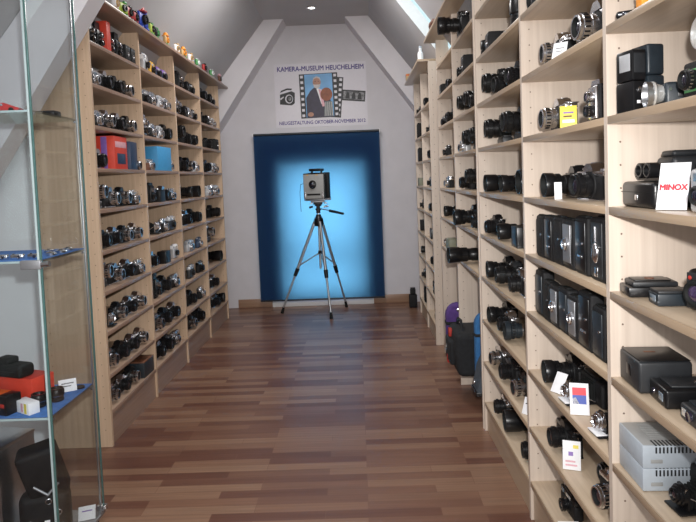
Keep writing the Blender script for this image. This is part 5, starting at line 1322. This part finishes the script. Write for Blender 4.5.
for j, (x, y) in enumerate(((-1.305, 2.345), (-1.262, 2.405))):
    t = thing('camera_lens', ('black lens standing beside the white film carton', 'black lens standing behind the other one on blue felt')[j], 'lens', (x, y, zl+.0005), 0)
    o = P().lathe([(0, .026), (.008, .028), (.010, .026), (.022, .026), (.024, .029), (.042, .029), (.046, .027), (.052, .027), (.052, .022), (.044, .018)], (0, 0, 0), (0, 0, 1), 26, caps=False).build('barrel', 'black', t)
    P().lathe([(.044, .0185), (.047, .010), (.048, 0)], (0, 0, 0), (0, 0, 1), 20, caps=False).build('front_glass', 'lens', o)
    P().lathe([(.0225, .0292), (.0242, .0294)], (0, 0, 0), (0, 0, 1), 26, caps=False).build('scale_ring', 'chrome', t)
sign('white price card leaning behind the lenses in the glass cabinet', (-1.262, 2.50, zl+.001), math.radians(-60), .07, .055, .6, [('printed_line', rect(.15, .85, .62, .7), 'neg'), ('printed_line', rect(.15, .7, .4, .48), 'neg')])
t = thing('dust_cover', 'small dark oval lens cap on the rear of the blue felt', 'lens cap', (-1.235, 2.55, zl))
P().lathe([(0, .020), (.006, .020), (.008, .018), (.008, .012), (.0065, .011), (.0065, 0)], (0, 0, 0), (0, 0, 1), 22).build('cap_body', 'black', t)
# cabinet bottom
zf = .0506
t = thing('aluminium_case', 'silver-grey aluminium camera case with black latch on the cabinet floor', 'case', (-1.532, 2.42, zf), math.radians(-10))
P().box((-.07, .09), (-.10, .10), (0, .42), .004).build('case_body', 'alu_dull', t)
for x in (-.072, .080): P().box((x, x+.012), (-.103, .103), (0, .422), .003).build('corner_edge', 'alu', t)
P().box((-.074, .094), (-.104, .104), (.416, .430), .003).build('lid_rim', 'alu', t)
P().box((.0, .05), (-.108, -.099), (.22, .29), .003).build('latch', 'black', t)
P().ball((.086, -.104, .385), (.012, .010, .012)).build('corner_cap', 'black', t)
t = thing('camera_bag', 'black strapped camera bag with metal rings standing on the cabinet floor', 'bag', (-1.32, 2.37, zf), math.radians(-70))
P().box((-.05, .05), (-.075, .075), (.19, .42), .022, 0, RX(.22) @ RY(.18), 4).build('body', 'leather', t)
P().box((-.055, .045), (-.095, .095), (.002, .225), .035, seg=4).build('lower_body', 'leather', t)
P().box((-.01, .045), (-.05, .02), (.412, .416), .001, 0, RX(.22) @ RY(.18)).build('white_label', 'paper', t)
for y, z in ((.02, .20), (-.05, .12), (.055, .15)):
    P().lathe([(0, .011), (.003, .012), (.004, .009), (.001, .008)], (.052, y, z), (1, 0, 0), 18, caps=False).build('strap_ring', 'chrome', t)
P().tube([(.055, .06, .27), (.06, .02, .23), (.058, -.03, .27)], .005).build('strap', 'alu_dull', t)
P().box((.045, .0475), (.0, .02), (.10, .12), .0005).build('price_tag', 'paper', t)
put('f2', -1.40, 2.235, zf+.0, -90, 'opened black folding camera at the front corner of the cabinet floor', .6) if False else None
sign('small white price card on the wooden-look cabinet floor by the side pane', (-1.232, 2.53, zf+.001), math.radians(-70), .07, .06, .8, [('printed_line', rect(.2, .8, .6, .68), 'violet')])

# ------------------------------------------------------------------ light
def light(nm, kind, loc, e, col=(1, 1, 1), rot=(0, 0, 0), **kw):
    l = bpy.data.lights.new(nm, kind); l.energy = e; l.color = col
    for k_, v in kw.items(): setattr(l, k_, v)
    o = bpy.data.objects.new(nm, l); C.objects.link(o); o.location = loc; o.rotation_euler = rot; return o
# the camera's flash, beside and above the lens
light('camera_flash', 'SPOT', (.06, .0, 1.64), 285, (1., .98, .96), (math.radians(82), 0, math.radians(6)), spot_size=math.radians(90), spot_blend=1., shadow_soft_size=.025)
# daylight behind the blind, then an unseen fill panel added at upper left
light('daylight_window', 'AREA', (-.40, YB+.55, .95), 70, (.95, 1, 1), (-PI/2, 0, 0), shape='RECTANGLE', size=1.3, size_y=1.9)
light('added_fill_left', 'AREA', (-1.25, .6, 2.75), 18, (.86, .93, 1), (0, math.radians(-45), 0), shape='RECTANGLE', size=.9, size_y=1.1)  # added to brighten the right bookcases; the left slope has no window
light('ceiling_lamp', 'SPOT', (-.40, 6.37, ZC-.03), 10, (1, .93, .82), spot_size=math.radians(100), spot_blend=.6, shadow_soft_size=.03)
light('added_fill_middle', 'AREA', (-.40, 2.2, ZC-.02), 14, (1, .97, .95), shape='DISK', size=.9)  # added fill disc out of view, no lamp is built here
light('added_fill_rear', 'AREA', (-.40, 4.9, ZC-.02), 38, (1, .97, .95), shape='DISK', size=.9)  # another added fill disc, lifting the rear of the room
light('added_fill_front', 'AREA', (-.2, Y0+.05, 1.75), 40, (1, .99, .98), (PI/2, 0, 0), shape='RECTANGLE', size=1.9, size_y=1.6)  # added fill behind the viewer; the wall there has no window
w = bpy.data.worlds.new('World'); bpy.context.scene.world = w; w.use_nodes = True
b = w.node_tree.nodes['Background']; b.inputs[0].default_value = (.70, .93, 1, 1); b.inputs[1].default_value = 1.05

# ------------------------------------------------------------------ camera: 31 mm lens, tilted down about three degrees and rolled
cam = bpy.data.cameras.new('camera'); co = bpy.data.objects.new('camera', cam); C.objects.link(co)
cam.sensor_fit = 'HORIZONTAL'; cam.sensor_width = 36; cam.lens = 600/696*36
cam.shift_y = -(261 - 211.067)/696
cam.clip_start = .02
xr = Vector((0.9991769610482808, 0.01331195050391061, -0.038316999936110145))   # image right, in world axes
dn = Vector((-0.037530326789510814, -0.055024035605794525, -0.9977794496163593))
fw = Vector((-0.015390746615903898, 0.9983962877932958, -0.05447914682859262))
co.matrix_world = Matrix((( xr.x, -dn.x, -fw.x, 0), (xr.y, -dn.y, -fw.y, 0), (xr.z, -dn.z, -fw.z, 1.5), (0, 0, 0, 1)))
bpy.context.scene.camera = co
vs = bpy.context.scene.view_settings
vs.view_transform = 'Standard'; vs.look = 'None'; vs.exposure = 0.
